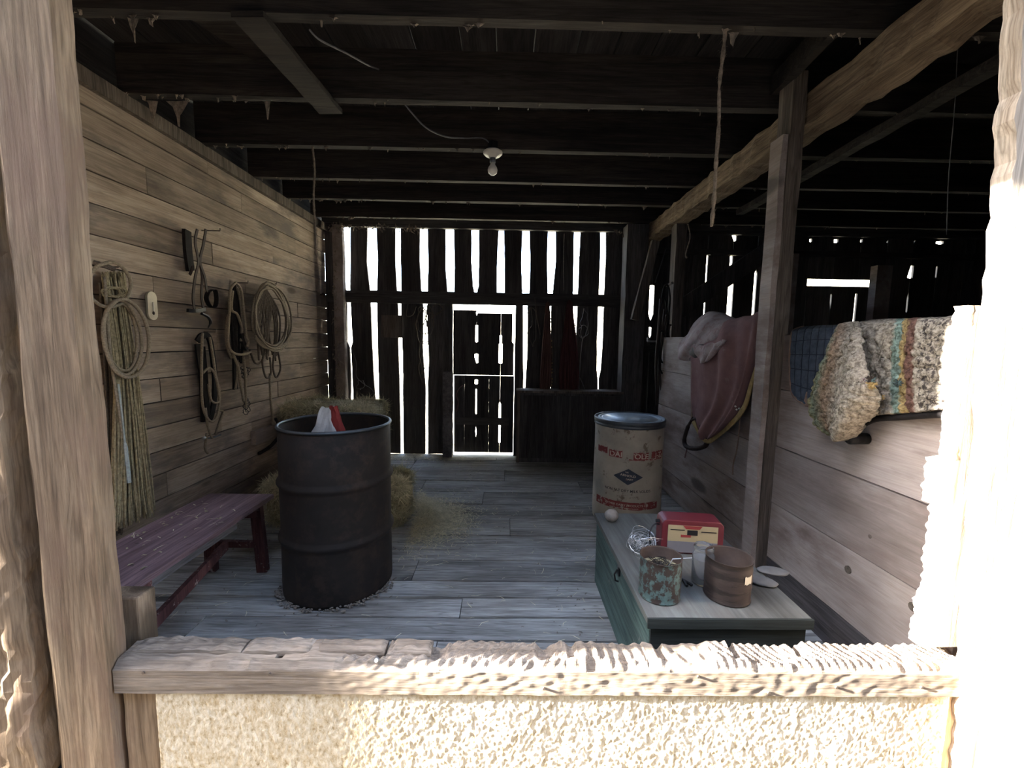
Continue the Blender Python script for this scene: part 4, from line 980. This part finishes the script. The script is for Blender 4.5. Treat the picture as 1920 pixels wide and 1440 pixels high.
patch('red_band', -.25, .24, .118, .172, 'redprint', rag=.003, n=60)
zd, xd = .355, -.0
vs = [on_drum(xd + (i / 12) * (.10 - .10 * abs(j) / 6) * 1.0, zd + .058 * j / 6, .005) for j in range(-6, 7) for i in range(-12, 13)]
MB().add(vs, [(j*25+i, j*25+i+1, (j+1)*25+i+1, (j+1)*25+i) for j in range(12) for i in range(24)]).build('navy_diamond', M['navy'], fd, thick=.0008)
def drum_text(txt, x, z, size, mat, off=.0062, sx=1.0, slope=0):
    cu = bpy.data.curves.new('lettering', 'FONT'); cu.body = txt; cu.size = size; cu.align_x = 'CENTER'; cu.resolution_u = 3; cu.offset = size * .015
    o = bpy.data.objects.new('lettering', cu); C.objects.link(o); bpy.context.view_layer.update()
    me = bpy.data.meshes.new_from_object(o.evaluated_get(bpy.context.evaluated_depsgraph_get())); bpy.data.objects.remove(o); bpy.data.curves.remove(cu)
    mb = MB(); mb.add([on_drum(x + v.co.x * sx, z + v.co.y + slope * v.co.x, off) for v in me.vertices], [tuple(p.vertices) for p in me.polygons]); bpy.data.meshes.remove(me)
    return mb.build('lettering', M[mat], fd)
drum_text('DAI', -.09, .492, .05, 'paleink', sx=1.1); drum_text('OLE', .085, .486, .05, 'paleink', sx=1.1); drum_text('J-Z', .225, .49, .05, 'paleink', sx=1.1)
drum_text('ARNOLD', .0, .357, .022, 'paleink', sx=1.15, slope=-.12); drum_text('THE', -.01, .383, .013, 'paleink'); drum_text('DAIRY', .01, .332, .017, 'paleink')
drum_text('NON FAT DRY MILK SOLIDS', .0, .245, .026, 'ink', sx=1.0)
drum_text('OTHER DAIRY PRODUCTS CO', .0, .142, .021, 'paleink', sx=1.05); drum_text('CHICAGO ILLINOIS', .03, .124, .011, 'paleink')
# ---------------------------------------------------------------- ceiling lamp, cable, cords, webs
random.seed(41)
lc = U(924, 292, Y=2.868); lc.z = ZJ - .004
lm = empty('ceiling_lamp', (lc.x, lc.y, ZJ - .19), 'bare bulb in a white porcelain holder under the third joist', 'lamp')
MB().tube([(lc.x, lc.y, ZJ + .045), (lc.x, lc.y, ZJ - .002)], .040, 8).build('junction_box', M['blackmetal'], lm)
MB().lathe([(0, -.004), (.05, -.004), (.062, -.012), (.062, -.022), (.05, -.034), (.028, -.040), (.024, -.050), (0, -.05)], (lc.x, lc.y, ZJ), 32).build('holder', M['white'], lm, smooth=True)
MB().lathe([(0, -.05), (.020, -.05), (.018, -.078), (0, -.078)], (lc.x, lc.y, ZJ), 20).build('socket', M['steel'], lm, smooth=True)
MB().lathe([(.0, -.076), (.014, -.078), (.017, -.092), (.028, -.108), (.032, -.124), (.028, -.142), (.014, -.154), (0, -.157)], (lc.x, lc.y, ZJ), 24).build('bulb', M['bulb'], lm, smooth=True)
def PJ(px, py, y): return U(px, py, Y=y)
pts = [PJ(755, 190, 2.37), PJ(775, 215, 2.42), PJ(800, 240, 2.5), PJ(835, 256, 2.62), PJ(870, 259, 2.75), PJ(905, 259, 2.82), Vector((lc.x - .02, 2.845, ZJ + .03))]
tag(MB().tube(smooth_path(pts, 6), .0045, 6).build('cable', M['cable'], smooth=True), 'grey cable sagging from the second joist to the bulb holder', 'cable')
pts = [PJ(580, 55, 1.81), PJ(600, 75, 1.85), PJ(650, 100, 1.95), PJ(690, 122, 2.1), PJ(710, 130, 2.3)]
tag(MB().tube(smooth_path(pts, 6), .004, 6).build('cable', M['cable'], smooth=True), 'grey cable running up between the two nearest joists right of the nailed board', 'cable')
def cord(pts, r, lab, fuzz=0, mat='cobweb', name='cord', cat='cord'):
    root = empty(name, pts[-1], lab, cat); sp = smooth_path(pts, 12)
    rr = [r * (1 + .5 * mn.noise(p * 40)) for p in sp]
    MB().tube(sp, rr, 6).build('strand', M[mat], root, smooth=True)
    if fuzz: fuzz_mb(sp, fuzz, .02, r * .7).build('dust_fuzz', M['cobweb'], root, kind='stuff')
    return root
y = 1.79
cord([PJ(1360, 58, y), PJ(1356, 100, y), PJ(1349, 160, y), PJ(1348, 230, y), PJ(1343, 300, y), PJ(1339, 370, y), PJ(1334, 424, y)], .007, 'thick dusty cord hanging from the nearest joist at upper right', 500)
y = 2.87
cord([PJ(586, 275, y), PJ(590, 320, y), PJ(588, 370, y), PJ(592, 440, y), PJ(592, 478, y)], .006, 'dusty cord hanging from a joist in front of the left wall', 260)
y = 1.95
cord([PJ(1802, -10, y), PJ(1797, 60, y), PJ(1790, 200, y), PJ(1779, 330, y), PJ(1775, 440, y)], .0022, 'thin wire hanging at the right, crossing the dark bay', 40, 'cable', 'hanging_wire', 'wire')
y = 4.3
cord([PJ(1290, 420, 3.8), PJ(1294, 445, 3.8), PJ(1286, 475, 3.8), PJ(1288, 484, 3.8)], .006, 'short twisted cord hanging beside the far end of the heavy beam', 60)
cord([PJ(1248, 468, y), PJ(1238, 500, y), PJ(1228, 530, y)], .005, 'thin chain-like cord slanting above the bright gap left of the harness', 40, 'cable')
y = 4.68
cord([PJ(1058, 438, y), PJ(1057, 480, y), PJ(1057, 545, y)], .002, 'fine thread hanging from the top plate between the last bright gaps', 60, 'dust', 'thread', 'thread')
# webs under the joists: ragged dusty tatters
mb = MB(); mb2 = MB()
def tatter(mb, p, w, h):
    n = 5; top = [p + Vector((w * (i / n - .5), random.uniform(-.004, .004), .002)) for i in range(n + 1)]
    bot = [Vector((p.x + (t.x - p.x) * .35, t.y + random.uniform(-.006, .006), p.z - h * (1 - abs(i / n - .5) * 2 * random.uniform(.5, 1)))) for i, t in enumerate(top)]
    mb.add(top + bot, [(i, i + 1, n + 2 + i, n + 1 + i) for i in range(n)])
for k, y in enumerate(JY[1:]):
    for _ in range(26):
        x = random.uniform(XL + .1, 1.4) if random.random() > .45 else random.uniform(XL + .02, XL + .7); tatter(mb, Vector((x, y + random.uniform(.002, .048), ZJ)), random.uniform(.01, .06), random.uniform(.006, .035))
    for _ in range(8): tatter(mb, Vector((random.uniform(1.7, 4), y + random.uniform(.002, .048), ZJ)), random.uniform(.01, .06), random.uniform(.006, .035))
for (a, b, y, w, h) in ((332, 190, 2.33, .12, .14), (285, 190, 2.33, .06, .12), (500, 190, 2.33, .05, .10), (250, 35, 1.77, .04, .10), (1375, 60, 1.79, .05, .07)): tatter(mb, U(a, b, Y=y), w, h)
mb.build('cobweb', M['cobweb'], kind='stuff', org=(0, 3, ZJ), label='dusty web tatters hanging under the joists')
for _ in range(420):
    a = random.choice([(640, 425), (700, 425), (770, 428), (1180, 436), (630, 600), (632, 700), (628, 480), (640, 760)])
    p = U(a[0] + random.gauss(0, 16 if a[1] < 450 else 3), a[1] + random.gauss(0, 3 if a[1] < 450 else 45), Y=4.60); mb2.add([p, p + Vector((random.gauss(0, .01), -.01, random.gauss(-.01, .02))), p + Vector((random.gauss(0, .02), 0, random.gauss(-.02, .02)))], [(0, 1, 2)])
mb2.build('cobweb', M['cobweb'], kind='stuff', org=(-1, 4.6, 2), label='dusty webs at the far left corner and plate')
mb = MB()
for k in range(60):
    p = U(105 + random.gauss(0, 8) - 65, random.uniform(880, 1290), Y=1.22); d = Vector((random.gauss(0, 1), random.gauss(0, .4), random.gauss(.1, .8))).normalized() * random.uniform(.03, .09)
    mb.tube([p - d * .5, p + d * .1 + Vector((0, 0, .004)), p + d * .5], .0011, 4)
mb.build('straw_wisps', M['straw'], kind='stuff', org=(-1.45, 1.22, .8), label='straw wisps caught in the dark gap left of the left post')

# ---------------------------------------------------------------- things hanging on the back wall
def BW(px, py, off=.08): return U(px, py, Y=YB - off)
def tassel(lab, cx, y0, ywide, yend, w0, w1, mat, seed, skew=0):
    random.seed(seed); root = empty('reins', BW(cx, yend), lab, 'reins'); mb = MB()
    for k in range(70):
        a = random.uniform(-1, 1); e = random.uniform(0, .06); ln = yend - (yend - ywide) * abs(a) ** .8 * random.uniform(.3, 1)
        pts = [BW(cx + a * w0 * .5, y0 + abs(a) * 5, .07 + e * .3), BW(cx + a * w0 * .9 + skew * .2, y0 + 35, .07 + e), BW(cx + a * w1 + skew * .5, (y0 + ywide) / 2 + 30, .07 + e), BW(cx + a * w1 + skew, ywide, .07 + e), BW(cx + a * w1 * .45 + skew + random.uniform(-3, 3), ln, .06 + e)]
        mb.tube(smooth_path(pts, 3), random.uniform(.006, .011), 5)
    mb.build('cords', M[mat], root, kind='stuff'); p = BW(cx, y0, 0)
    MB().tube([p, p + Vector((0, -.10, 0))], .010, 6).build('peg', M['back'], root); return root
tassel('wider maroon cord bundle hanging on the back wall above the bin', 1068, 562, 735, 862, 8, 17, 'maroon', 1, -2)
tassel('narrower brown cord bundle hanging on the back wall left of the maroon one', 1027, 566, 725, 815, 5, 9, 'maroon2', 2, -5)
random.seed(3)
def beads(lab, x0, y0, x1, y1):
    root = empty('bead_string', BW(x1, y1), lab, 'string')
    for k in range(26):
        t = k / 25; p = BW(x0 + (x1 - x0) * t + random.uniform(-1.5, 1.5), y0 + (y1 - y0) * t, .05); MB().blob(p, (.008, .008, .011), 1, .2, seed=k).build('bead', M['trim'], root)
    MB().tube([BW(x0, y0, .05), BW((x0 + x1) / 2, (y0 + y1) / 2, .05), BW(x1, y1, .05)], .002, 4).build('thread', M['cobweb'], root)
beads('knotted string with small mustard beads between the two cord bundles', 1031, 580, 1035, 728); beads('knotted string with small mustard beads right of the maroon cord bundle', 1078, 610, 1078, 735)
def wires(lab, loops, mat='cable', name='wire_loop', cat='wire', r=.0035, tails=()):
    root = empty(name, BW(loops[0][0], loops[0][1] + loops[0][3]), lab, cat); mb = MB()
    for (cx, cy_, rx, ry, tl) in loops: loop(mb, cx, cy_, rx, ry, .09 + random.uniform(-.02, .02), r, tl, P=BW, jit=4)
    for t in tails: mb.tube(smooth_path([BW(a, b, .08) for a, b in t], 6), r, 5)
    mb.build('loops', M[mat], root); return root
wires('thin wire loop hung on the back wall right of the maroon cord bundle', [(1095, 605, 6, 26, .05), (1094, 622, 9, 12, .3)], tails=([(1092, 635), (1088, 680), (1086, 735), (1094, 760)], [(1078, 690), (1096, 730), (1090, 755), (1075, 748)], [(1072, 800), (1068, 840), (1056, 865)], [(1062, 850), (1070, 868), (1066, 800)]))
wires('tangled dark baling cord hung over a gap left of the back door', [(797, 600, 14, 26, .1), (790, 610, 10, 34, 0), (802, 615, 9, 30, .2), (795, 640, 7, 60, .05)], 'ropedark', 'cord_tangle', 'cord', .005, ([(765, 570), (762, 592), (774, 590), (780, 575)], [(812, 575), (822, 570), (830, 580), (815, 592)], [(793, 660), (785, 690), (792, 718)]))
wires('loose wire curling down the back wall above the hay bales', [(676, 722, 6, 9, .4)], 'cable', 'wire_loop', 'wire', .003, ([(660, 655), (668, 680), (668, 705), (682, 720), (695, 728), (700, 735)],))
wires('dark cords hung on the back wall left of the brown cord bundle', [(998, 612, 7, 36, 0), (992, 600, 5, 24, .1)], 'ropedark', 'cord_tangle', 'cord', .004, ([(1003, 560), (1008, 600), (1013, 628)],))
tag(MB().tube(smooth_path([BW(868, 723, .03), BW(861, 728, .03), BW(856, 740, .03), BW(859, 755, .03), BW(856, 772, .03)], 6), .006, 5).build('pink_cord', M['redcloth'], smooth=True), 'short faded pink cord on the lower leaf of the back door', 'cord')
# harness on the far partition post
random.seed(8)
def P2(px, py, off=0): return U(px, py, Y=3.85 - off)
hn = empty('harness', P2(1245, 760), 'dark tangled harness straps hanging from the far partition post', 'harness')
mb = MB(); loop(mb, 1247, 580, 8, 46, .03, .009, .05, P=P2); loop(mb, 1244, 620, 8, 60, .05, .008, .02, P=P2); loop(mb, 1248, 640, 7, 44, .02, .009, 0, P=P2); loop(mb, 1241, 660, 7, 40, .04, .007, 0, P=P2); mb.build('strap_loops', M['black'], hn, smooth=True)
mb = MB()
for k in range(6): x = 1234 + k * 4; mb.tube(smooth_path([P2(x + 4, 560 + 10 * k, .03), P2(x, 620, .04), P2(x + random.uniform(-5, 3), 680 + 8 * k, .03), P2(x + random.uniform(-4, 2) - (3 if k < 3 else 0), 715 + (45 - 14 * k if k < 3 else 0), .02)], 5), .009, 5)
mb.build('hanging_straps', M['leather'], hn, smooth=True)
p = P2(1253, 535, 0); MB().tube([p + Vector((0, .03, 0)), p + Vector((0, -.09, .01))], .012, 6).build('peg', M['post'], hn)
tag(MB().tube([U(1214, 640, Y=4.3), U(1234, 640, Y=4.3)], .010, 6).tube([U(1214, 633, Y=4.3), U(1214, 640, Y=4.3)], .008, 6).build('pale_rod', M['wire']), 'short pale rod left of the harness post', 'rod')

# ---------------------------------------------------------------- saddle, cloths and rugs over the partition
XF = XP - .012
def sheet(rows, name, mat, parent, nu=60, nv=60, fold=None, thick=.004, smooth=True, **kw):
    """rows: list of rows of (px, py, X) control points, top to bottom -> smooth cloth surface"""
    R = [[U(a, b, X=x) for a, b, x in row] for row in rows]
    def cr(P, t):
        m = len(P) - 1; s_ = min(t * m, m - 1e-6); i = int(s_); f = s_ - i
        a, b, c, d = P[max(i-1, 0)], P[i], P[min(i+1, m)], P[min(i+2, m)]
        return .5 * ((2*b) + (c-a)*f + (2*a-5*b+4*c-d)*f*f + (3*b-a-3*c+d)*f**3)
    def fn(u, v):
        p = cr([cr(r, u) for r in R], v)
        if fold: p = p + Vector(fold(u, v, p))
        return p
    return MB().grid(fn, nu, nv).build(name, M[mat], parent, smooth=smooth, thick=thick, **kw)
X1 = XP - .02
sad = empty('saddle', U(1330, 640, X=XP), 'old leather saddle on the partition, hidden under cloth except its stirrup', 'saddle')
MB().blob(U(1345, 655, X=XP + .06) + Vector((0, 0, -.02)), (.17, .24, .09), 3, .08, 2, 3).build('seat', M['leather'], sad, smooth=True)
mb = MB(); strip(mb, [(1299, 640, XP - .05), (1297, 700, XP - .055), (1297, 790, XP - .06)], .022, .005, P=lambda a, b, x: U(a, b, X=x)); mb.build('stirrup_leather', M['brownbind'], sad)
P3 = lambda a, b, x=0: U(a, b, X=XP - .06 - x)
mb = MB(); mb.tube(smooth_path([P3(*p) for p in ((1300, 783), (1290, 800), (1283, 825), (1288, 838), (1305, 841), (1322, 836), (1328, 822))], 6), [.010] * 6 + [.014] * 6 + [.016] * 25, 8); mb.tube(smooth_path([P3(*p) for p in ((1298, 787), (1306, 786), (1314, 800), (1324, 820))], 5), .010, 6)
mb.build('stirrup', M['leather'], sad, smooth=True)
mb = MB(); mb.tube([P3(1289, 838), P3(1286, 850), P3(1284, 858)], .005, 5); mb.build('strap_end', M['redcloth'], sad)
cv = empty('saddle_cover', U(1350, 780, X=X1), 'faded dusty red cloth draped over the saddle on the partition, left of the tall post', 'cloth')
def fold1(u, v, p):
    a = .5 + .5 * v
    return (-.014 * a * math.sin(u * 17 + 2 * v) - .012 * a * math.sin(u * 29 + 1.3 + v * 3) + .012 * mn.noise(Vector((u * 3, v * 3, 1))) + .005 * mn.noise(Vector((u * 12, v * 7, 1))), 0, .003 * math.sin(u * 30))
rows = [[(1299, 645, XP - .06), (1330, 626, XP + .02), (1370, 600, XP + .05), (1405, 592, XP + .04), (1440, 582, XP + .02)],
        [(1298, 662, XP - .08), (1332, 655, XP - .10), (1370, 625, XP - .09), (1410, 604, XP - .05), (1440, 600, XP - .02)],
        [(1300, 700, XP - .07), (1335, 700, XP - .10), (1370, 690, XP - .10), (1402, 672, XP - .08), (1426, 650, XP - .04)],
        [(1299, 745, XP - .06), (1328, 760, XP - .09), (1355, 760, XP - .09), (1382, 750, XP - .08), (1408, 720, XP - .05)],
        [(1302, 785, XP - .06), (1312, 800, XP - .08), (1330, 812, XP - .08), (1352, 805, XP - .08), (1388, 772, XP - .06)],
        [(1312, 815, XP - .06), (1318, 822, XP - .07), (1325, 824, XP - .07), (1334, 821, XP - .07), (1345, 812, XP - .06)]]
sheet(rows, 'flap', 'redcloth', cv, 80, 80, fold1)
sheet([[(1428, 648, XP - .055), (1434, 648, XP - .055)], [(1406, 718, XP - .065), (1412, 722, XP - .065)], [(1388, 768, XP - .07), (1393, 776, XP - .07)], [(1345, 810, XP - .07), (1349, 819, XP - .07)], [(1320, 822, XP - .075), (1322, 830, XP - .075)], [(1302, 788, XP - .07), (1297, 792, XP - .07)]], 'yellow_binding', 'trim', cv, 3, 50, None, .006)
def fold2(u, v, p): return (-.018 * math.sin(u * 14 + v * 5) * v, 0, .006 * mn.noise(Vector((u * 6, v * 6, 3))))
sheet([[(1302, 605, XP + .30), (1325, 586, XP + .28), (1350, 586, XP + .25), (1375, 596, XP + .22), (1395, 606, XP + .18)],
       [(1296, 615, XP + .18), (1318, 592, XP + .15), (1345, 589, XP + .12), (1372, 599, XP + .08), (1392, 608, XP + .05)],
       [(1290, 628, XP + .05), (1306, 612, XP + .02), (1322, 608, XP - .02), (1340, 615, XP - .02), (1380, 612, XP - .0)],
       [(1276, 640, XP - .03), (1290, 638, XP - .05), (1303, 636, XP - .08), (1318, 640, XP - .06), (1350, 640, XP - .04)],
       [(1268, 656, XP - .05), (1278, 660, XP - .08), (1292, 662, XP - .08), (1306, 660, XP - .07), (1325, 658, XP - .05)],
       [(1272, 668, XP - .05), (1278, 675, XP - .07), (1290, 676, XP - .07), (1302, 668, XP - .06), (1310, 664, XP - .05)]], 'seat_cover', 'palecloth', cv, 70, 70, fold2)
sheet([[(1299, 648, XP - .10), (1325, 646, XP - .115), (1345, 642, XP - .12), (1362, 636, XP - .12)], [(1302, 656, XP - .12), (1322, 660, XP - .13), (1340, 656, XP - .13), (1355, 648, XP - .125)], [(1306, 664, XP - .10), (1316, 680, XP - .12), (1326, 676, XP - .12), (1338, 662, XP - .11)]], 'bunched_fold', 'palecloth', cv, 40, 30, lambda u, v, p: (-.006 * math.sin(u * 22), 0, .006 * math.sin(u * 17 + v * 6)), .01)
mb = MB()
for k, (a, b) in enumerate(((1379, 762), (1386, 766), (1381, 768))): mb.blob(U(a, b, X=XP - .09), (.006, .008, .006), 1, .2, seed=k)
mb.build('tie_knot', M['white'], cv, kind='stuff')
MB().tube(smooth_path([U(*p, X=XP - .06) for p in ((1384, 768), (1387, 790), (1382, 840), (1375, 870), (1374, 890))], 6), .004, 5).build('tie_string', M['brownbind'], cv)
# blue quilted pad: dark stitch seams also paint shade into its valleys
def quilt_mat():
    m, N, L, B = new_mat('stitched_blue_quilt'); tc = N.new('ShaderNodeTexCoord'); sp = N.new('ShaderNodeSeparateXYZ'); L.new(tc.outputs['UV'], sp.inputs[0])
    def seam_shade(o, k, w):
        a = N.new('ShaderNodeMath'); a.operation = 'PINGPONG'; a.inputs[1].default_value = .5 / k; L.new(o, a.inputs[0])
        b = N.new('ShaderNodeMath'); b.operation = 'LESS_THAN'; b.inputs[1].default_value = w; L.new(a.outputs[0], b.inputs[0]); return b.outputs[0]
    raw, v = coords(N, L, (1, 1, 1)); n = noise(N, L, v, 30, 5, .7); c = ramp(N, L, n, [(.3, (.04, .05, .068)), (.7, (.085, .10, .125))])
    c = mixc(N, L, seam_shade(sp.outputs[0], 8, .011), c, (.02, .024, .035)); c = mixc(N, L, seam_shade(sp.outputs[1], 11, .0032), c, (.03, .036, .05))
    L.new(c, B.inputs['Base Color']); B.inputs['Roughness'].default_value = 1; B.inputs['Specular IOR Level'].default_value = .05; return m
M['quilt'] = quilt_mat()
bp = empty('saddle_pad', U(1520, 760, X=X1), 'blue quilted pad with brown binding hung over the partition right of the tall post', 'saddle pad')
def quilt(u, v, p):
    return (-.009 * (abs(math.sin(u * math.pi * 8)) ** .6) * (.45 + .55 * abs(math.sin(v * math.pi * 11)) ** .5), 0, 0)
qrows = [[(1500, 614, XP + .12), (1530, 612, XP + .12), (1555, 611, XP + .12), (1585, 610, XP + .12)], [(1490, 619, XP + .015), (1525, 615, XP + .015), (1555, 613, XP + .015), (1585, 611, XP + .015)],
         [(1487, 630, XP - .03), (1520, 626, XP - .03), (1555, 624, XP - .03), (1585, 622, XP - .03)], [(1484, 680, XP - .03), (1515, 682, XP - .035), (1550, 684, XP - .035), (1580, 686, XP - .03)],
         [(1487, 735, XP - .03), (1512, 748, XP - .035), (1545, 756, XP - .035), (1575, 760, XP - .03)], [(1498, 748, XP - .03), (1520, 760, XP - .03), (1548, 768, XP - .03), (1570, 770, XP - .03)]]
sheet(qrows, 'quilt', 'quilt', bp, 160, 120, quilt, .008)
MB().tube(smooth_path([U(*p) for p in ()] or [U(a, b, X=x) for a, b, x in ((1505, 613, XP + .08), (1490, 619, XP + .01), (1484, 632, XP - .035), (1481, 680, XP - .038), (1484, 730, XP - .038), (1494, 748, XP - .038), (1520, 762, XP - .038), (1548, 772, XP - .038))], 8), .007, 6).build('binding', M['brownbind'], bp, smooth=True)
sheet([[(1512, 735, XP - .042), (1530, 732, XP - .045)], [(1508, 745, XP - .044), (1532, 745, XP - .045)], [(1510, 762, XP - .042), (1532, 768, XP - .045)]], 'leather_patch', 'brownbind', bp, 8, 8, None, .004)
# wool rug
rg = empty('wool_rug', U(1650, 800, X=X1), 'shaggy cream wool rug with teal, yellow and brown stripes over the partition', 'rug')
def shag(u, v, p): return (-.010 * mn.noise(p * 45) - .006 * mn.noise(p * 110) - .012 * mn.noise(Vector((u * 4, v * 2, 0))), .003 * mn.noise(p * 70), .004 * mn.noise(p * 60 + Vector((9, 0, 0))))
rows = [[(1592, 612, XP + .14), (1640, 602, XP + .14), (1700, 600, XP + .14), (1760, 598, XP + .14), (1812, 594, XP + .14)],
        [(1588, 614, XP + .02), (1635, 606, XP + .02), (1700, 602, XP + .02), (1760, 600, XP + .02), (1812, 596, XP + .02)],
        [(1580, 622, XP - .045), (1630, 616, XP - .05), (1700, 610, XP - .05), (1755, 607, XP - .05), (1810, 603, XP - .045)],
        [(1570, 670, XP - .055), (1630, 670, XP - .06), (1692, 668, XP - .06), (1750, 665, XP - .06), (1806, 660, XP - .055)],
        [(1562, 720, XP - .06), (1625, 730, XP - .065), (1690, 725, XP - .06), (1745, 720, XP - .06), (1796, 716, XP - .055)],
        [(1600, 780, XP - .06), (1640, 778, XP - .06), (1695, 774, XP - .06), (1742, 770, XP - .06), (1786, 766, XP - .055)]]
sheet(rows, 'woven_body', 'rug', rg, 220, 130, shag, .012)
rows = [[(1580, 612, XP - .03), (1600, 604, XP - .05), (1622, 618, XP - .10)],
        [(1566, 645, XP - .09), (1590, 640, XP - .13), (1618, 660, XP - .14)],
        [(1548, 690, XP - .10), (1580, 690, XP - .15), (1630, 715, XP - .16)],
        [(1534, 730, XP - .09), (1575, 745, XP - .16), (1640, 745, XP - .15)],
        [(1527, 772, XP - .08), (1572, 785, XP - .15), (1634, 772, XP - .12)],
        [(1535, 798, XP - .07), (1570, 812, XP - .13), (1612, 800, XP - .10)],
        [(1552, 815, XP - .06), (1574, 826, XP - .09), (1595, 820, XP - .07)]]
o = sheet(rows, 'folded_corner', 'rug', rg, 90, 120, lambda u, v, p: (-.012 * mn.noise(p * 40) - .008 * mn.noise(p * 95) - .02 * math.sin(u * 9 + v * 3) , .004 * mn.noise(p * 70), .006 * mn.noise(p * 50)), .014)
for l in o.data.uv_layers[0].data: l.uv[0] = l.uv[0] * .42
random.seed(17)
for (a, b, mat, nm) in ((1633, 712, 'can1', 'teal_tuft'), (1634, 722, 'trim', 'yellow_tuft'), (1605, 712, 'maroon', 'plum_tuft'), (1620, 716, 'palecloth', 'pale_tuft'), (1640, 752, 'trim', 'yellow_tuft'), (1650, 745, 'trim', 'yellow_tuft'), (1644, 762, 'ropedark', 'brown_tuft'), (1684, 718, 'can1', 'teal_tuft')):
    c = U(a, b, X=XP - .17 if a < 1640 else XP - .09); mb = MB()
    for k in range(40):
        d = Vector([random.gauss(0, 1) for _ in range(3)]).normalized() * random.uniform(.008, .02); mb.tube([c, c + d], [.003, .0015], 4)
    mb.build(nm, M[mat], rg, kind='stuff')
# rounded rail end below the rug
rk = empty('rug_rack', U(1597, 820, X=XP), 'dark round peg of a rack poking out below the rug on the partition', 'rack')
p = U(1597, 822, X=XP - .06); MB().tube([p + Vector((.06, 0, 0)), p + Vector((-.01, 0, 0)), p + Vector((-.02, 0, 0))], [.022, .024, .016], 14).build('peg_end', M['blackmetal'], rk, smooth=True)
mb = MB(); mb.tube(smooth_path([U(a, b, X=XP - .045) for a, b in ((1597, 815), (1612, 800), (1640, 786), (1690, 782), (1745, 778), (1785, 776))], 6), .012, 6); mb.build('bar', M['black'], rk, smooth=True)
